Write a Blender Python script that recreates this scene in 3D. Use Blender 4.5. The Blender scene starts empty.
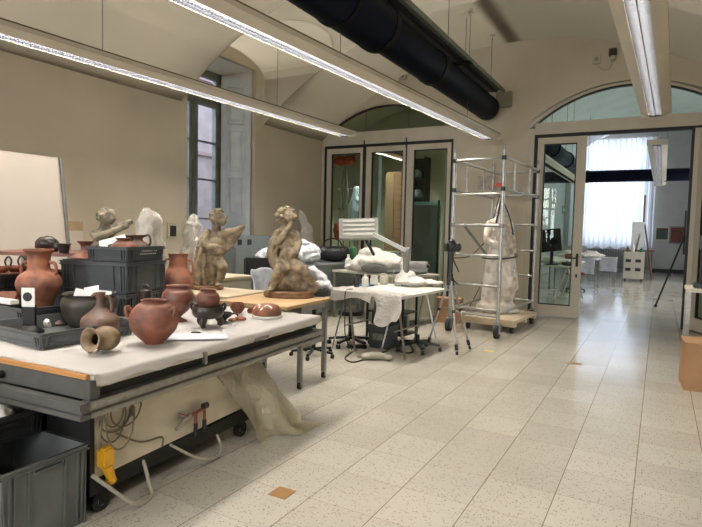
import bpy, bmesh, math, random
from mathutils import Vector, Matrix, noise
random.seed(7)
C = bpy.context.scene.collection
PI = math.pi
# ------------------------------------------------------------------ camera
YAW, PITCH, ROLL, F, H = 0.50632, 0.06209, 0.02295, 555.5, 1.5
CX, CY = 351.0, 263.5
_c, _s = math.cos(YAW), math.sin(YAW)
_f = Vector((-_s, _c, 0)); _r = Vector((_c, _s, 0)); _u = Vector((0, 0, 1))
FW = _f*math.cos(PITCH) - _u*math.sin(PITCH); _u2 = _u*math.cos(PITCH) + _f*math.sin(PITCH)
RT = _r*math.cos(ROLL) + _u2*math.sin(ROLL); UP = _u2*math.cos(ROLL) - _r*math.sin(ROLL)
CAM = Vector((0, 0, H))
def at(x, y, X=None, Y=None, Z=None):
    d = FW + RT*((x-CX)/F) - UP*((y-CY)/F)
    if X is not None: t = X/d.x
    elif Y is not None: t = Y/d.y
    else: t = (Z-H)/d.z
    return CAM + d*t
def depth(p): return (Vector(p)-CAM).dot(FW)
cd = bpy.data.cameras.new('camera'); cam = bpy.data.objects.new('camera', cd); C.objects.link(cam)
cam.matrix_world = Matrix(((RT.x, UP.x, -FW.x, 0), (RT.y, UP.y, -FW.y, 0), (RT.z, UP.z, -FW.z, H), (0, 0, 0, 1)))
cd.sensor_width = 36; cd.lens = F*36/702; cd.clip_start = .02; cd.clip_end = 200
sc = bpy.context.scene; sc.camera = cam
sc.view_settings.view_transform = 'Standard'; sc.view_settings.look = 'None'; sc.view_settings.gamma = 1
sc.view_settings.exposure = 0.15; sc.view_settings.use_curve_mapping = False
sc.cycles.use_denoising = True; sc.cycles.max_bounces = 7; sc.cycles.diffuse_bounces = 4; sc.cycles.glossy_bounces = 3
sc.cycles.transmission_bounces = 5; sc.cycles.transparent_max_bounces = 10; sc.cycles.sample_clamp_indirect = 6
sc.cycles.caustics_reflective = False; sc.cycles.caustics_refractive = False

# ------------------------------------------------------------------ materials
def nm(name):
    m = bpy.data.materials.new(name); m.use_nodes = True
    nt = m.node_tree; b = nt.nodes['Principled BSDF']; return m, nt, b
def mat(name, col, rough=.6, metal=0, col2=None, scale=8, bump=0, bscale=40, spec=.5, lo=.35, hi=.65, detail=6, trans=0, alpha=1, coat=0, stretch=None):
    m, nt, b = nm(name)
    b.inputs['Roughness'].default_value = rough; b.inputs['Metallic'].default_value = metal
    b.inputs['Specular IOR Level'].default_value = spec
    b.inputs['Transmission Weight'].default_value = trans; b.inputs['Alpha'].default_value = alpha
    b.inputs['Coat Weight'].default_value = coat
    tc = nt.nodes.new('ShaderNodeTexCoord')
    src = tc.outputs['Object']
    if stretch:
        mp = nt.nodes.new('ShaderNodeMapping'); mp.inputs['Scale'].default_value = stretch
        nt.links.new(src, mp.inputs['Vector']); src = mp.outputs['Vector']
    n = nt.nodes.new('ShaderNodeTexNoise'); n.inputs['Scale'].default_value = scale; n.inputs['Detail'].default_value = detail
    nt.links.new(src, n.inputs['Vector'])
    r = nt.nodes.new('ShaderNodeValToRGB'); r.color_ramp.elements[0].position = lo; r.color_ramp.elements[1].position = hi
    c2 = col2 or tuple(c*.9 for c in col)
    r.color_ramp.elements[0].color = (*c2, 1); r.color_ramp.elements[1].color = (*col, 1)
    nt.links.new(n.outputs['Fac'], r.inputs['Fac']); nt.links.new(r.outputs['Color'], b.inputs['Base Color'])
    if bump:
        n2 = nt.nodes.new('ShaderNodeTexNoise'); n2.inputs['Scale'].default_value = bscale; n2.inputs['Detail'].default_value = 4
        nt.links.new(src, n2.inputs['Vector'])
        bp = nt.nodes.new('ShaderNodeBump'); bp.inputs['Strength'].default_value = bump; bp.inputs['Distance'].default_value = .01
        nt.links.new(n2.outputs['Fac'], bp.inputs['Height']); nt.links.new(bp.outputs['Normal'], b.inputs['Normal'])
    return m
def emit(name, col, s):
    m, nt, b = nm(name); b.inputs['Base Color'].default_value = (*col, 1)
    b.inputs['Emission Color'].default_value = (*col, 1); b.inputs['Emission Strength'].default_value = s; return m
def sheet(name, col, transl=.5, alpha=1.0, rough=.5, gloss=.15, bump=.3, bscale=12):
    """thin plastic film or cloth: diffuse + translucent + a little gloss, partly see-through"""
    m, nt, b = nm(name); out = nt.nodes['Material Output']; nt.nodes.remove(b)
    N = nt.nodes.new; L = nt.links.new
    d = N('ShaderNodeBsdfDiffuse'); t = N('ShaderNodeBsdfTranslucent'); g = N('ShaderNodeBsdfGlossy'); tr = N('ShaderNodeBsdfTransparent')
    for q in (d, t, g): q.inputs['Color'].default_value = (*col, 1)
    g.inputs['Roughness'].default_value = rough
    m1 = N('ShaderNodeMixShader'); m1.inputs[0].default_value = transl; L(d.outputs[0], m1.inputs[1]); L(t.outputs[0], m1.inputs[2])
    m2 = N('ShaderNodeMixShader'); m2.inputs[0].default_value = gloss; L(m1.outputs[0], m2.inputs[1]); L(g.outputs[0], m2.inputs[2])
    m3 = N('ShaderNodeMixShader'); m3.inputs[0].default_value = alpha; L(tr.outputs[0], m3.inputs[1]); L(m2.outputs[0], m3.inputs[2])
    L(m3.outputs[0], out.inputs['Surface'])
    tc = N('ShaderNodeTexCoord'); n2 = N('ShaderNodeTexNoise'); n2.inputs['Scale'].default_value = bscale; n2.inputs['Distortion'].default_value = 1.5
    L(tc.outputs['Object'], n2.inputs['Vector']); bp = N('ShaderNodeBump'); bp.inputs['Strength'].default_value = bump; bp.inputs['Distance'].default_value = .03
    L(n2.outputs['Fac'], bp.inputs['Height'])
    for q in (d, t, g): L(bp.outputs['Normal'], q.inputs['Normal'])
    return m
def glass_mat(name, tint=(.86, .93, .86), refl=.07):
    m, nt, b = nm(name); out = nt.nodes['Material Output']; nt.nodes.remove(b)
    N = nt.nodes.new; L = nt.links.new
    tr = N('ShaderNodeBsdfTransparent'); tr.inputs['Color'].default_value = (*tint, 1)
    g = N('ShaderNodeBsdfGlossy'); g.inputs['Roughness'].default_value = .02; g.inputs['Color'].default_value = (.9, 1, .92, 1)
    fr = N('ShaderNodeFresnel'); fr.inputs['IOR'].default_value = 1.45
    ge = N('ShaderNodeNewGeometry'); inv = N('ShaderNodeMath'); inv.operation = 'SUBTRACT'; inv.inputs[0].default_value = 1; L(ge.outputs['Backfacing'], inv.inputs[1])
    mu = N('ShaderNodeMath'); mu.operation = 'MULTIPLY'; L(fr.outputs[0], mu.inputs[0]); L(inv.outputs[0], mu.inputs[1])
    mx = N('ShaderNodeMixShader'); L(mu.outputs[0], mx.inputs[0]); L(tr.outputs[0], mx.inputs[1]); L(g.outputs[0], mx.inputs[2])
    L(mx.outputs[0], out.inputs['Surface']); return m

TILE = .3934
def floor_mat():
    m, nt, b = nm('terrazzo_tiles'); N = nt.nodes.new; L = nt.links.new
    tc = N('ShaderNodeTexCoord'); mp = N('ShaderNodeMapping'); mp.inputs['Location'].default_value = (1.243/TILE, -2.534/TILE, 0)
    mp.inputs['Scale'].default_value = (1/TILE, 1/TILE, 1); L(tc.outputs['Object'], mp.inputs['Vector'])
    sep = N('ShaderNodeSeparateXYZ'); L(mp.outputs['Vector'], sep.inputs[0])
    def M(op, a, b_=None):
        q = N('ShaderNodeMath'); q.operation = op
        for i, v in enumerate((a, b_)):
            if v is None: continue
            if isinstance(v, (int, float)): q.inputs[i].default_value = v
            else: L(v, q.inputs[i])
        return q.outputs[0]
    fx = M('FRACT', sep.outputs[0]); fy = M('FRACT', sep.outputs[1])
    ex = M('MINIMUM', fx, M('SUBTRACT', 1, fx)); ey = M('MINIMUM', fy, M('SUBTRACT', 1, fy))
    groutx = M('LESS_THAN', ex, .0065); grouty = M('MULTIPLY', M('LESS_THAN', ey, .0045), .55); g = M('MAXIMUM', groutx, grouty)
    cmb = N('ShaderNodeCombineXYZ'); L(M('FLOOR', sep.outputs[0]), cmb.inputs[0]); L(M('FLOOR', sep.outputs[1]), cmb.inputs[1])
    wn = N('ShaderNodeTexWhiteNoise'); wn.noise_dimensions = '3D'; L(cmb.outputs[0], wn.inputs['Vector'])
    r = N('ShaderNodeValToRGB'); r.color_ramp.elements[0].color = (.485, .45, .385, 1); r.color_ramp.elements[1].color = (.555, .52, .45, 1)
    L(wn.outputs['Value'], r.inputs['Fac'])
    # small chips of stone
    vo = N('ShaderNodeTexVoronoi'); vo.inputs['Scale'].default_value = 75; L(tc.outputs['Object'], vo.inputs['Vector'])
    vs = N('ShaderNodeSeparateColor'); L(vo.outputs['Color'], vs.inputs[0])
    chip = M('MULTIPLY', M('LESS_THAN', vo.outputs['Distance'], .34), M('GREATER_THAN', vs.outputs[0], .62))
    ramp2 = N('ShaderNodeValToRGB'); ramp2.color_ramp.elements[0].color = (.12, .10, .08, 1); ramp2.color_ramp.elements[1].color = (.36, .30, .22, 1)
    L(vs.outputs[1], ramp2.inputs['Fac'])
    mx = N('ShaderNodeMix'); mx.data_type = 'RGBA'; L(M('MULTIPLY', chip, .75), mx.inputs[0]); L(r.outputs[0], mx.inputs[6]); L(ramp2.outputs[0], mx.inputs[7])
    n = N('ShaderNodeTexNoise'); n.inputs['Scale'].default_value = 1.3; n.inputs['Detail'].default_value = 5; L(tc.outputs['Object'], n.inputs['Vector'])
    mxn = N('ShaderNodeMix'); mxn.data_type = 'RGBA'; mxn.blend_type = 'MULTIPLY'; mxn.inputs[0].default_value = .25
    L(mx.outputs[2], mxn.inputs[6]); L(n.outputs['Fac'], mxn.inputs[7])
    mx3 = N('ShaderNodeMix'); mx3.data_type = 'RGBA'; L(g, mx3.inputs[0]); L(mxn.outputs[2], mx3.inputs[6]); mx3.inputs[7].default_value = (.19, .15, .10, 1)
    L(mx3.outputs[2], b.inputs['Base Color'])
    rr = M('ADD', .07, M('MULTIPLY', n.outputs['Fac'], .12)); L(rr, b.inputs['Roughness'])
    b.inputs['Specular IOR Level'].default_value = .5
    n3 = N('ShaderNodeTexNoise'); n3.inputs['Scale'].default_value = 3; L(tc.outputs['Object'], n3.inputs['Vector'])
    bp = N('ShaderNodeBump'); bp.inputs['Strength'].default_value = .08; bp.inputs['Distance'].default_value = .02; L(n3.outputs['Fac'], bp.inputs['Height']); L(bp.outputs[0], b.inputs['Normal'])
    return m
M = dict(
 floor=floor_mat(),
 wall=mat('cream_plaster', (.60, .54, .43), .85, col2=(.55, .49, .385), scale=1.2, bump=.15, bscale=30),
 vault=mat('dimmed_vault_plaster', (.47, .415, .33), .9, col2=(.44, .39, .31), scale=.8, bump=.1, bscale=20),  # wall plaster darkened: the vault's dimness is put into the colour
 farwall=mat('grey_green_plaster', (.47, .47, .44), .85, scale=1.5),
 leftroom=mat('pale_green_plaster', (.50, .52, .42), .85, scale=1.5),
 whitewall=mat('white_plaster', (.74, .75, .74), .85, scale=1.5),
 frame=mat('cream_steel_frame', (.56, .51, .41), .5, scale=3),
 black=mat('black_gasket', (.012, .012, .012), .6),
 glass=glass_mat('door_glass'), wglass=glass_mat('window_glass', (.95, .97, 1)),
 wframe=mat('grey_green_paint', (.17, .18, .16), .55, col2=(.12, .13, .115), scale=6),
 shutter=mat('pale_grey_paint', (.60, .64, .68), .6, col2=(.52, .56, .60), scale=5),
 pink=mat('pink_render', (.50, .42, .43), .9, col2=(.42, .35, .36), scale=3),
 outwhite=mat('white_render', (.9, .92, .95), .8),
 lamp=mat('lamp_enamel', (.66, .60, .50), .45, scale=2),
 louver=mat('louver_aluminium', (.04, .043, .052), .5, .1, scale=20),
 lampdark=mat('lamp_top_brown', (.16, .12, .07), .6),
 navy=mat('navy_duct', (.004, .006, .018), .5, 0, col2=(.003, .005, .013), scale=4, spec=.08),
 ring=mat('duct_ring_black', (.004, .004, .006), .5, spec=.15),
 tray=mat('grey_green_tray', (.20, .23, .19), .45, .3, scale=4),
 wire=mat('suspension_wire', (.10, .085, .06), .5, .5),
 steel=mat('brushed_steel', (.34, .335, .31), .32, .9, col2=(.26, .255, .24), scale=30),
 alu=mat('aluminium_tube', (.50, .495, .47), .35, .7, col2=(.38, .375, .35), scale=14),
 graypaint=mat('grey_metal_paint', (.27, .27, .255), .45, .3, col2=(.21, .21, .20), scale=9),
 tank=mat('stained_tank_panel', (.60, .545, .43), .42, .25, col2=(.44, .385, .28), scale=2.5, lo=.3, hi=.6, bump=.1, bscale=6),
 blackmetal=mat('black_metal', (.010, .010, .010), .45, .2), rubber=mat('black_rubber', (.012, .012, .012), .7),
 wood=mat('pine_board', (.52, .36, .20), .55, col2=(.42, .27, .14), scale=3, stretch=(1, 14, 14)),
 orangewood=mat('varnished_edge_wood', (.52, .26, .085), .45, col2=(.36, .16, .05), scale=3, stretch=(1, 12, 12)),
 darkwood=mat('brown_wood', (.24, .13, .07), .6, col2=(.13, .065, .035), scale=4, stretch=(1, 8, 8)),
 palewood=mat('pale_plywood', (.50, .43, .31), .7, col2=(.42, .35, .24), scale=4),
 paper=mat('white_paper_sheet', (.88, .845, .825), .8, col2=(.83, .795, .775), scale=3, bump=.35, bscale=7),
 paperw=mat('white_card', (.82, .80, .80), .7),
 crate=mat('dark_grey_plastic', (.062, .070, .074), .42, col2=(.045, .052, .056), scale=6, spec=.45),
 crate2=mat('mid_grey_plastic', (.115, .122, .122), .42, col2=(.085, .092, .092), scale=6, spec=.4),
 blackplastic=mat('black_plastic', (.018, .019, .020), .4),
 terra=mat('terracotta_clay', (.27, .098, .056), .6, col2=(.115, .046, .034), scale=7, bump=.35, bscale=30),
 terra2=mat('orange_terracotta', (.36, .135, .07), .6, col2=(.13, .05, .035), scale=6, lo=.38, hi=.6, bump=.35, bscale=26),
 brownpot=mat('brown_clay', (.17, .092, .058), .5, col2=(.085, .05, .036), scale=7, bump=.35, bscale=30),
 redbrown=mat('redbrown_clay', (.22, .075, .045), .45, col2=(.10, .038, .026), scale=7, bump=.25, bscale=30),
 beigepot=mat('beige_clay', (.34, .25, .155), .65, col2=(.16, .105, .06), scale=8, lo=.4, bump=.4, bscale=36),
 blackpot=mat('black_gloss_clay', (.017, .015, .014), .3, col2=(.035, .022, .017), scale=8, bump=.2, bscale=30),
 bucchero=mat('dark_clay_bowl', (.030, .026, .022), .5, col2=(.055, .045, .035), scale=5, bump=.2),
 inside=mat('dark_pot_interior', (.02, .013, .010), .9),
 stone=mat('aged_stone', (.33, .265, .18), .8, col2=(.135, .10, .066), scale=11, lo=.36, hi=.6, bump=.9, bscale=38),
 stone2=mat('grey_aged_stone', (.27, .235, .17), .85, col2=(.10, .085, .06), scale=13, lo=.36, hi=.6, bump=.9, bscale=38),
 plaster=mat('white_plaster_cast', (.90, .84, .76), .8, col2=(.44, .34, .25), scale=7, lo=.3, hi=.55, bump=.5, bscale=20),
 film=sheet('clear_plastic_film', (.84, .82, .78), .35, .50, .22, .3, 1.0, 16),
 filmthin=sheet('thin_clear_film', (.85, .86, .86), .3, .11, .2, .45, .9, 20),
 filmy=sheet('yellowish_plastic_sheet', (.70, .64, .48), .4, .78, .3, .25, .9, 9),
 whitefilm=sheet('white_plastic_sheet', (.86, .83, .80), .25, .96, .4, .1, .7, 12),
 cloth=mat('white_cotton', (.76, .78, .82), .85, col2=(.60, .62, .68), scale=5, bump=.6, bscale=14),
 clothw=mat('white_wrapping_paper', (.80, .76, .70), .8, col2=(.68, .64, .58), scale=6, bump=.6, bscale=16),
 curtain=sheet('white_net_curtain', (.76, .78, .81), .5, 1.0, .6, .0, .1, 3),
 whitep=mat('white_plastic', (.78, .77, .72), .4), offwhite=mat('off_white_laminate', (.62, .58, .49), .5),
 board=mat('white_board_panel', (.64, .575, .51), .55, col2=(.62, .555, .49), scale=1),
 chest=mat('greenish_painted_wood', (.33, .33, .25), .6, scale=5), cab=mat('blue_grey_steel', (.20, .225, .225), .5, .1, scale=4),
 blackbag=mat('black_bag_nylon', (.012, .012, .014), .5, bump=.5, bscale=18),
 cardboard=mat('brown_cardboard', (.42, .245, .13), .75, col2=(.36, .205, .105), scale=4),
 yellow=mat('yellow_plastic', (.62, .33, .015), .4), greycable=mat('grey_cable', (.33, .31, .25), .5), khaki=mat('brown_cable', (.14, .115, .07), .5),
 blackcable=mat('black_cable', (.012, .012, .012), .5), copper=mat('copper_pipe', (.24, .085, .05), .4, .6), brass=mat('brass_valve', (.45, .42, .35), .35, .8),
 red=mat('red_plastic', (.50, .04, .025), .5), blue=mat('blue_nitrile', (.06, .20, .42), .5), green=mat('green_cloth', (.03, .13, .07), .7),
 brownplate=mat('brown_floor_plate', (.30, .165, .06), .45, col2=(.26, .14, .05), scale=10), yellowplate=mat('yellow_floor_tape', (.62, .43, .15), .5),
 sockets=mat('ivory_socket', (.55, .50, .38), .5), beigelab=mat('beige_label', (.50, .35, .21), .7),
 darkgreen=mat('exit_sign_green', (.015, .17, .09), .4), radiator=mat('grey_radiator', (.23, .24, .23), .5, .1),
 base=mat('dark_skirting', (.03, .03, .03), .6), picred=mat('dark_red_picture', (.16, .03, .02), .6, col2=(.10, .03, .02), scale=3), tube=emit('lamp_tube_glow', (.95, .97, 1), .9),
 screen=mat('black_screen', (.006, .008, .009), .2), netgrey=sheet('grey_mesh_sheet', (.20, .22, .22), .3, .88, .5, .08, .4, 9),
 shadedrail=mat('shade_darkened_rail', (.10, .10, .095), .45, .3, col2=(.075, .075, .07), scale=9),  # grey rail darkened: the shade at the near end is in the colour
 bottleb=mat('smoke_glass_bottle', (.02, .02, .02), .15),
)
# ------------------------------------------------------------------ geometry helpers
def ob(name, bm, m, parent=None, smooth=False, loc=None):
    me = bpy.data.meshes.new(name); bm.normal_update(); bm.to_mesh(me); bm.free(); me.materials.append(m)
    o = bpy.data.objects.new(name, me); C.objects.link(o)
    if parent: o.parent = parent
    if loc is not None: o.location = loc
    if smooth:
        for p in me.polygons: p.use_smooth = True
    return o
def tag(o, label, cat, group=None):
    o['label'] = label; o['category'] = cat
    if group: o['group'] = group
    return o
def struct(o): o['kind'] = 'structure'; return o
def thing(name, label, cat, loc=(0, 0, 0), rotz=0, group=None):
    o = bpy.data.objects.new(name, None); C.objects.link(o); o.empty_display_size = .1
    o.location = loc; o.rotation_euler = (0, 0, rotz); return tag(o, label, cat, group)
def B(): return bmesh.new()
def box(bm, x0, x1, y0, y1, z0, z1, mtx=None, bevel=0):
    r = bmesh.ops.create_cube(bm, size=1); vs = r['verts']
    for v in vs: v.co = Vector(((x0+x1)/2 + v.co.x*(x1-x0), (y0+y1)/2 + v.co.y*(y1-y0), (z0+z1)/2 + v.co.z*(z1-z0)))
    if bevel:
        es = list({e for v in vs for e in v.link_edges})
        rb = bmesh.ops.bevel(bm, geom=es, offset=bevel, segments=2, affect='EDGES'); vs = list({v for f in rb['faces'] for v in f.verts} | {v for v in vs if v.is_valid})
    if mtx is not None: bmesh.ops.transform(bm, matrix=mtx, verts=[v for v in vs if v.is_valid])
    return bm
def bx(*a, **k): return box(B(), *a, **k)
def cyl(bm, p0, p1, r0, r1=None, seg=16, caps=True):
    p0 = Vector(p0); p1 = Vector(p1); r1 = r0 if r1 is None else r1; d = p1-p0; L = d.length
    if L < 1e-6: return bm
    q = Vector((0, 0, 1)).rotation_difference(d/L).to_matrix().to_4x4()
    bmesh.ops.create_cone(bm, cap_ends=caps, segments=seg, radius1=r0, radius2=r1, depth=L, matrix=Matrix.Translation((p0+p1)/2) @ q)
    return bm
def bar(bm, p0, p1, w, h):
    p0 = Vector(p0); p1 = Vector(p1); d = p1-p0; L = d.length
    z = d/L; x = z.cross(Vector((0, 0, 1))); x = x.normalized() if x.length > 1e-3 else Vector((1, 0, 0)); y = z.cross(x)
    m = Matrix((x, y, z)).transposed().to_4x4(); m.translation = (p0+p1)/2
    box(bm, -w/2, w/2, -h/2, h/2, -L/2, L/2, mtx=m); return bm
def smoothpath(pts, n=6):
    pts = [Vector(p) for p in pts]; out = []
    for i in range(len(pts)-1):
        a = pts[max(i-1, 0)]; b = pts[i]; c = pts[i+1]; d = pts[min(i+2, len(pts)-1)]
        for k in range(n):
            t = k/n; out.append(.5*((2*b)+(c-a)*t+(2*a-5*b+4*c-d)*t*t+(3*b-a-3*c+d)*t**3))
    out.append(pts[-1]); return out
def tube(bm, pts, r, seg=8, n=6):
    pts = smoothpath(pts, n) if n > 1 else [Vector(p) for p in pts]
    rings = []; prev = None
    for i, p in enumerate(pts):
        t = (pts[min(i+1, len(pts)-1)]-pts[max(i-1, 0)]).normalized()
        if prev is None: a = t.orthogonal().normalized()
        else: a = (prev - t*prev.dot(t)); a = a.normalized() if a.length > 1e-5 else t.orthogonal().normalized()
        prev = a; b = t.cross(a); rr = r(i/(len(pts)-1)) if callable(r) else r
        rings.append([bm.verts.new(p + (a*math.cos(2*PI*k/seg)+b*math.sin(2*PI*k/seg))*rr) for k in range(seg)])
    for u, v in zip(rings, rings[1:]):
        for k in range(seg): bm.faces.new((u[k], u[(k+1) % seg], v[(k+1) % seg], v[k]))
    bm.faces.new(rings[0][::-1]); bm.faces.new(rings[-1]); return bm
def lathe(bm, prof, seg=32, mtx=None):
    rings = []
    for r, z in prof: rings.append([bm.verts.new((max(r, 1e-4)*math.cos(2*PI*k/seg), max(r, 1e-4)*math.sin(2*PI*k/seg), z)) for k in range(seg)])
    for u, v in zip(rings, rings[1:]):
        for k in range(seg): bm.faces.new((u[k], u[(k+1) % seg], v[(k+1) % seg], v[k]))
    bm.faces.new(rings[0][::-1]); bm.faces.new(rings[-1])
    if mtx is not None: bmesh.ops.transform(bm, matrix=mtx, verts=[v for R in rings for v in R])
    return bm
def spline(prof, n=5):
    v = smoothpath([(r, 0, z) for r, z in prof], n); return [(max(p.x, 1e-4), p.z) for p in v]
def vessel(prof, t=.006, n=5):
    """outer profile bottom to lip, then an inner wall back down: an open pot with real thickness"""
    o = spline(prof, n); top = o[-1][1]
    inner = [(max(r-t, 1e-4), z) for r, z in reversed(o) if z > o[0][1]+t*1.5]
    inner = [(r, min(z, top-t*.2)) for r, z in inner]
    return [(1e-4, o[0][1])] + o + inner + [(1e-4, o[0][1]+t*1.5)]
def polywall(outer, holes, thick, origin, ax, ay, nrm):
    """flat wall with holes in the (ax, ay) plane, given real thickness along nrm"""
    bm = B(); ax = Vector(ax); ay = Vector(ay); nrm = Vector(nrm); origin = Vector(origin)
    es = []
    for loop in [outer]+holes:
        vs = [bm.verts.new(origin+ax*a+ay*b) for a, b in loop]
        for i in range(len(vs)): es.append(bm.edges.new((vs[i], vs[(i+1) % len(vs)])))
    r = bmesh.ops.triangle_fill(bm, use_beauty=True, use_dissolve=True, edges=es)
    fs = list(bm.faces)
    e = bmesh.ops.extrude_face_region(bm, geom=fs)
    bmesh.ops.translate(bm, vec=nrm*thick, verts=[v for v in e['geom'] if isinstance(v, bmesh.types.BMVert)])
    bmesh.ops.recalc_face_normals(bm, faces=bm.faces); return bm
def arc(x0, x1, zs, rise, n=24, rev=False):
    """segmental arch from (x0,zs) over to (x1,zs)"""
    h = (x1-x0)/2; R = (h*h+rise*rise)/(2*rise); cx = (x0+x1)/2; cz = zs+rise-R; a = math.asin(h/R)
    pts = [(cx+R*math.sin(-a+2*a*i/n), cz+R*math.cos(-a+2*a*i/n)) for i in range(n+1)]
    return pts[::-1] if rev else pts
def strip(bm, inner, outer, y0, y1):
    """band between two matching polylines in XZ, from y0 to y1"""
    n = len(inner); V = [[bm.verts.new((p[0], y, p[1])) for p in pl] for y in (y0, y1) for pl in (inner, outer)]
    a, b, c, d = V
    for i in range(n-1):
        for u, v in ((a, b), (b, d), (d, c), (c, a)): bm.faces.new((u[i], u[i+1], v[i+1], v[i]))
    for i in (0, n-1): bm.faces.new((a[i], b[i], d[i], c[i]))
    bmesh.ops.recalc_face_normals(bm, faces=bm.faces); return bm
def caps_(bm, p0, p1, r0, r1):
    """tapered capsule"""
    cyl(bm, p0, p1, r0, r1, 14); 
    for p, r in ((p0, r0), (p1, r1)): bmesh.ops.create_icosphere(bm, subdivisions=2, radius=r, matrix=Matrix.Translation(Vector(p)))
def blob(name, shapes, vox, m, parent=None, smooth=6, folds=None, scale=1, loc=None):
    """organic body: many capsules and ellipsoids fused into one continuous surface"""
    bm = B()
    for s in shapes:
        if s[0] == 'c':
            pts = [Vector(p)*scale for p in s[1]]; rs = [r*scale for r in s[2]]
            for i in range(len(pts)-1): caps_(bm, pts[i], pts[i+1], rs[i], rs[i+1])
        else:
            mt = Matrix.Translation(Vector(s[1])*scale)
            if len(s) > 3: 
                from mathutils import Euler
                mt = mt @ Euler(s[3]).to_matrix().to_4x4()
            mt = mt @ Matrix.Diagonal((*[q*scale for q in s[2]], 1))
            bmesh.ops.create_icosphere(bm, subdivisions=3, radius=1, matrix=mt)
    me = bpy.data.meshes.new('t'); bm.to_mesh(me); bm.free(); o = bpy.data.objects.new('t', me); C.objects.link(o)
    md = o.modifiers.new('r', 'REMESH'); md.mode = 'VOXEL'; md.voxel_size = vox*scale
    sm = o.modifiers.new('s', 'SMOOTH'); sm.factor = .5; sm.iterations = smooth
    dg = bpy.context.evaluated_depsgraph_get(); dg.update()
    me2 = bpy.data.meshes.new_from_object(o.evaluated_get(dg)); bpy.data.objects.remove(o); bpy.data.meshes.remove(me)
    me2.name = name
    if folds:
        amp, fs, st = folds
        ns = [v.normal.copy() for v in me2.vertices]
        for v, n in zip(me2.vertices, ns):
            q = Vector((v.co.x*fs*st[0], v.co.y*fs*st[1], v.co.z*fs*st[2]))
            k = 1-abs(noise.noise(q)*2); k2 = noise.noise(q*2.7)
            v.co += n*(amp*(k-.5)+amp*.4*k2)
    me2.materials.clear(); me2.materials.append(m)
    for p in me2.polygons: p.use_smooth = True
    o = bpy.data.objects.new(name, me2); C.objects.link(o)
    if parent: o.parent = parent
    if loc is not None: o.location = loc
    return o
def drape(w, l, z, fn, nx=28, ny=28, thick=.004, seed=0, amp=.01, fs=6):
    """cloth: grid over [-w/2,w/2]x[-l/2,l/2] whose point positions are given by fn(u,v)->Vector, with folds and thickness"""
    bm = B(); V = []
    for i in range(nx+1):
        row = []
        for j in range(ny+1):
            p = Vector(fn(i/nx, j/ny)); q = Vector((p.x*fs+seed, p.y*fs, p.z*fs))
            p += Vector((noise.noise(q), noise.noise(q+Vector((9, 3, 1))), noise.noise(q+Vector((2, 7, 5)))))*amp
            row.append(bm.verts.new(p))
        V.append(row)
    for i in range(nx):
        for j in range(ny): bm.faces.new((V[i][j], V[i+1][j], V[i+1][j+1], V[i][j+1]))
    bmesh.ops.solidify(bm, geom=bm.faces[:], thickness=thick); return bm

# ================================================================== SETTING
XL, XR, YF, YB, ZS = -6.55, 1.55, 10.4, -3.2, 3.4
struct(ob('floor', bx(-9, 3.6, YB-.2, 26.6, -.12, 0), M['floor']))
VR, VCX, VCZ = 6.07, -2.5, -1.12
def vz(x): return VCZ+math.sqrt(VR*VR-(x-VCX)**2)
def vx(z): return VCX-math.sqrt(max(VR*VR-(z-VCZ)**2, 0))
L0, L1 = 6.30, 8.34
def zl(y):
    t = (y-(L0+L1)/2)/((L1-L0)/2); return 4.20+.35*math.sqrt(max(0, 1-t*t))
bm = B(); TH = .12
def vcol(xa, xb, y, n=40):
    out = []
    for i in range(n+1):
        x = xa+(xb-xa)*i/n; out.append(Vector((x, y, vz(x))))
    return out
def vgrid(ys, starts):
    rows = [[bm.verts.new(p) for p in vcol(s, XR, y)] for y, s in zip(ys, starts)]
    for a, b in zip(rows, rows[1:]):
        for i in range(len(a)-1): bm.faces.new((a[i], b[i], b[i+1], a[i+1]))
vgrid([YB-.1, 2, L0], [XL]*3); ys = [L0+1e-3+(L1-L0-2e-3)*i/28 for i in range(29)]; vgrid(ys, [vx(zl(y)) for y in ys]); vgrid([L1, YF+.05], [XL]*2)
bmesh.ops.solidify(bm, geom=bm.faces[:], thickness=-.02)
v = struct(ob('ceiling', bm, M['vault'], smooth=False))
for p in v.data.polygons: p.use_smooth = True
# lunette over the window: side cheeks and soffit
bm = B()
prev = None
for y in ys:
    z = zl(y); a = bm.verts.new((XL-.02, y, z)); b = bm.verts.new((vx(z)+.01, y, z))
    if prev: bm.faces.new((prev[0], a, b, prev[1]))
    prev = (a, b)
bmesh.ops.solidify(bm, geom=bm.faces[:], thickness=.015)
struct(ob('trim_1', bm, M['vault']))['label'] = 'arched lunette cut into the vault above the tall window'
for n_, y, sg in (('trim_3', L0, -1), ('trim_4', L1, 1)):
    zc = zl(ys[0])+.012; xe = vx(zc)-.004; loop = [(XL+.001, ZS+.004)]+[(XL+(xe-XL)*i/16, vz(XL+(xe-XL)*i/16)) for i in range(1, 17)]+[(XL+.001, zc+.01)]
    loop[-2] = (xe, zc-.002)
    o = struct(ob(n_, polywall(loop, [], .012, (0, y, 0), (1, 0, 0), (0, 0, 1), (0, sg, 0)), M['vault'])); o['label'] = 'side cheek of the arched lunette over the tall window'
# left wall with window recess
W0, W1, WZ0, WZ1 = 6.43, 8.10, .85, 4.33
top = [(YB, 0), (YF, 0), (YF, ZS+.05), (L1, ZS+.05)] + [(y, zl(y)+.02) for y in reversed(ys)] + [(L0, ZS+.05), (YB, ZS+.05)]
struct(ob('wall_left', polywall(top, [[(W0, WZ0), (W1, WZ0), (W1, WZ1), (W0, WZ1)]], .09, (XL, 0, 0), (0, 1, 0), (0, 0, 1), (-1, 0, 0)), M['wall']))
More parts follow.
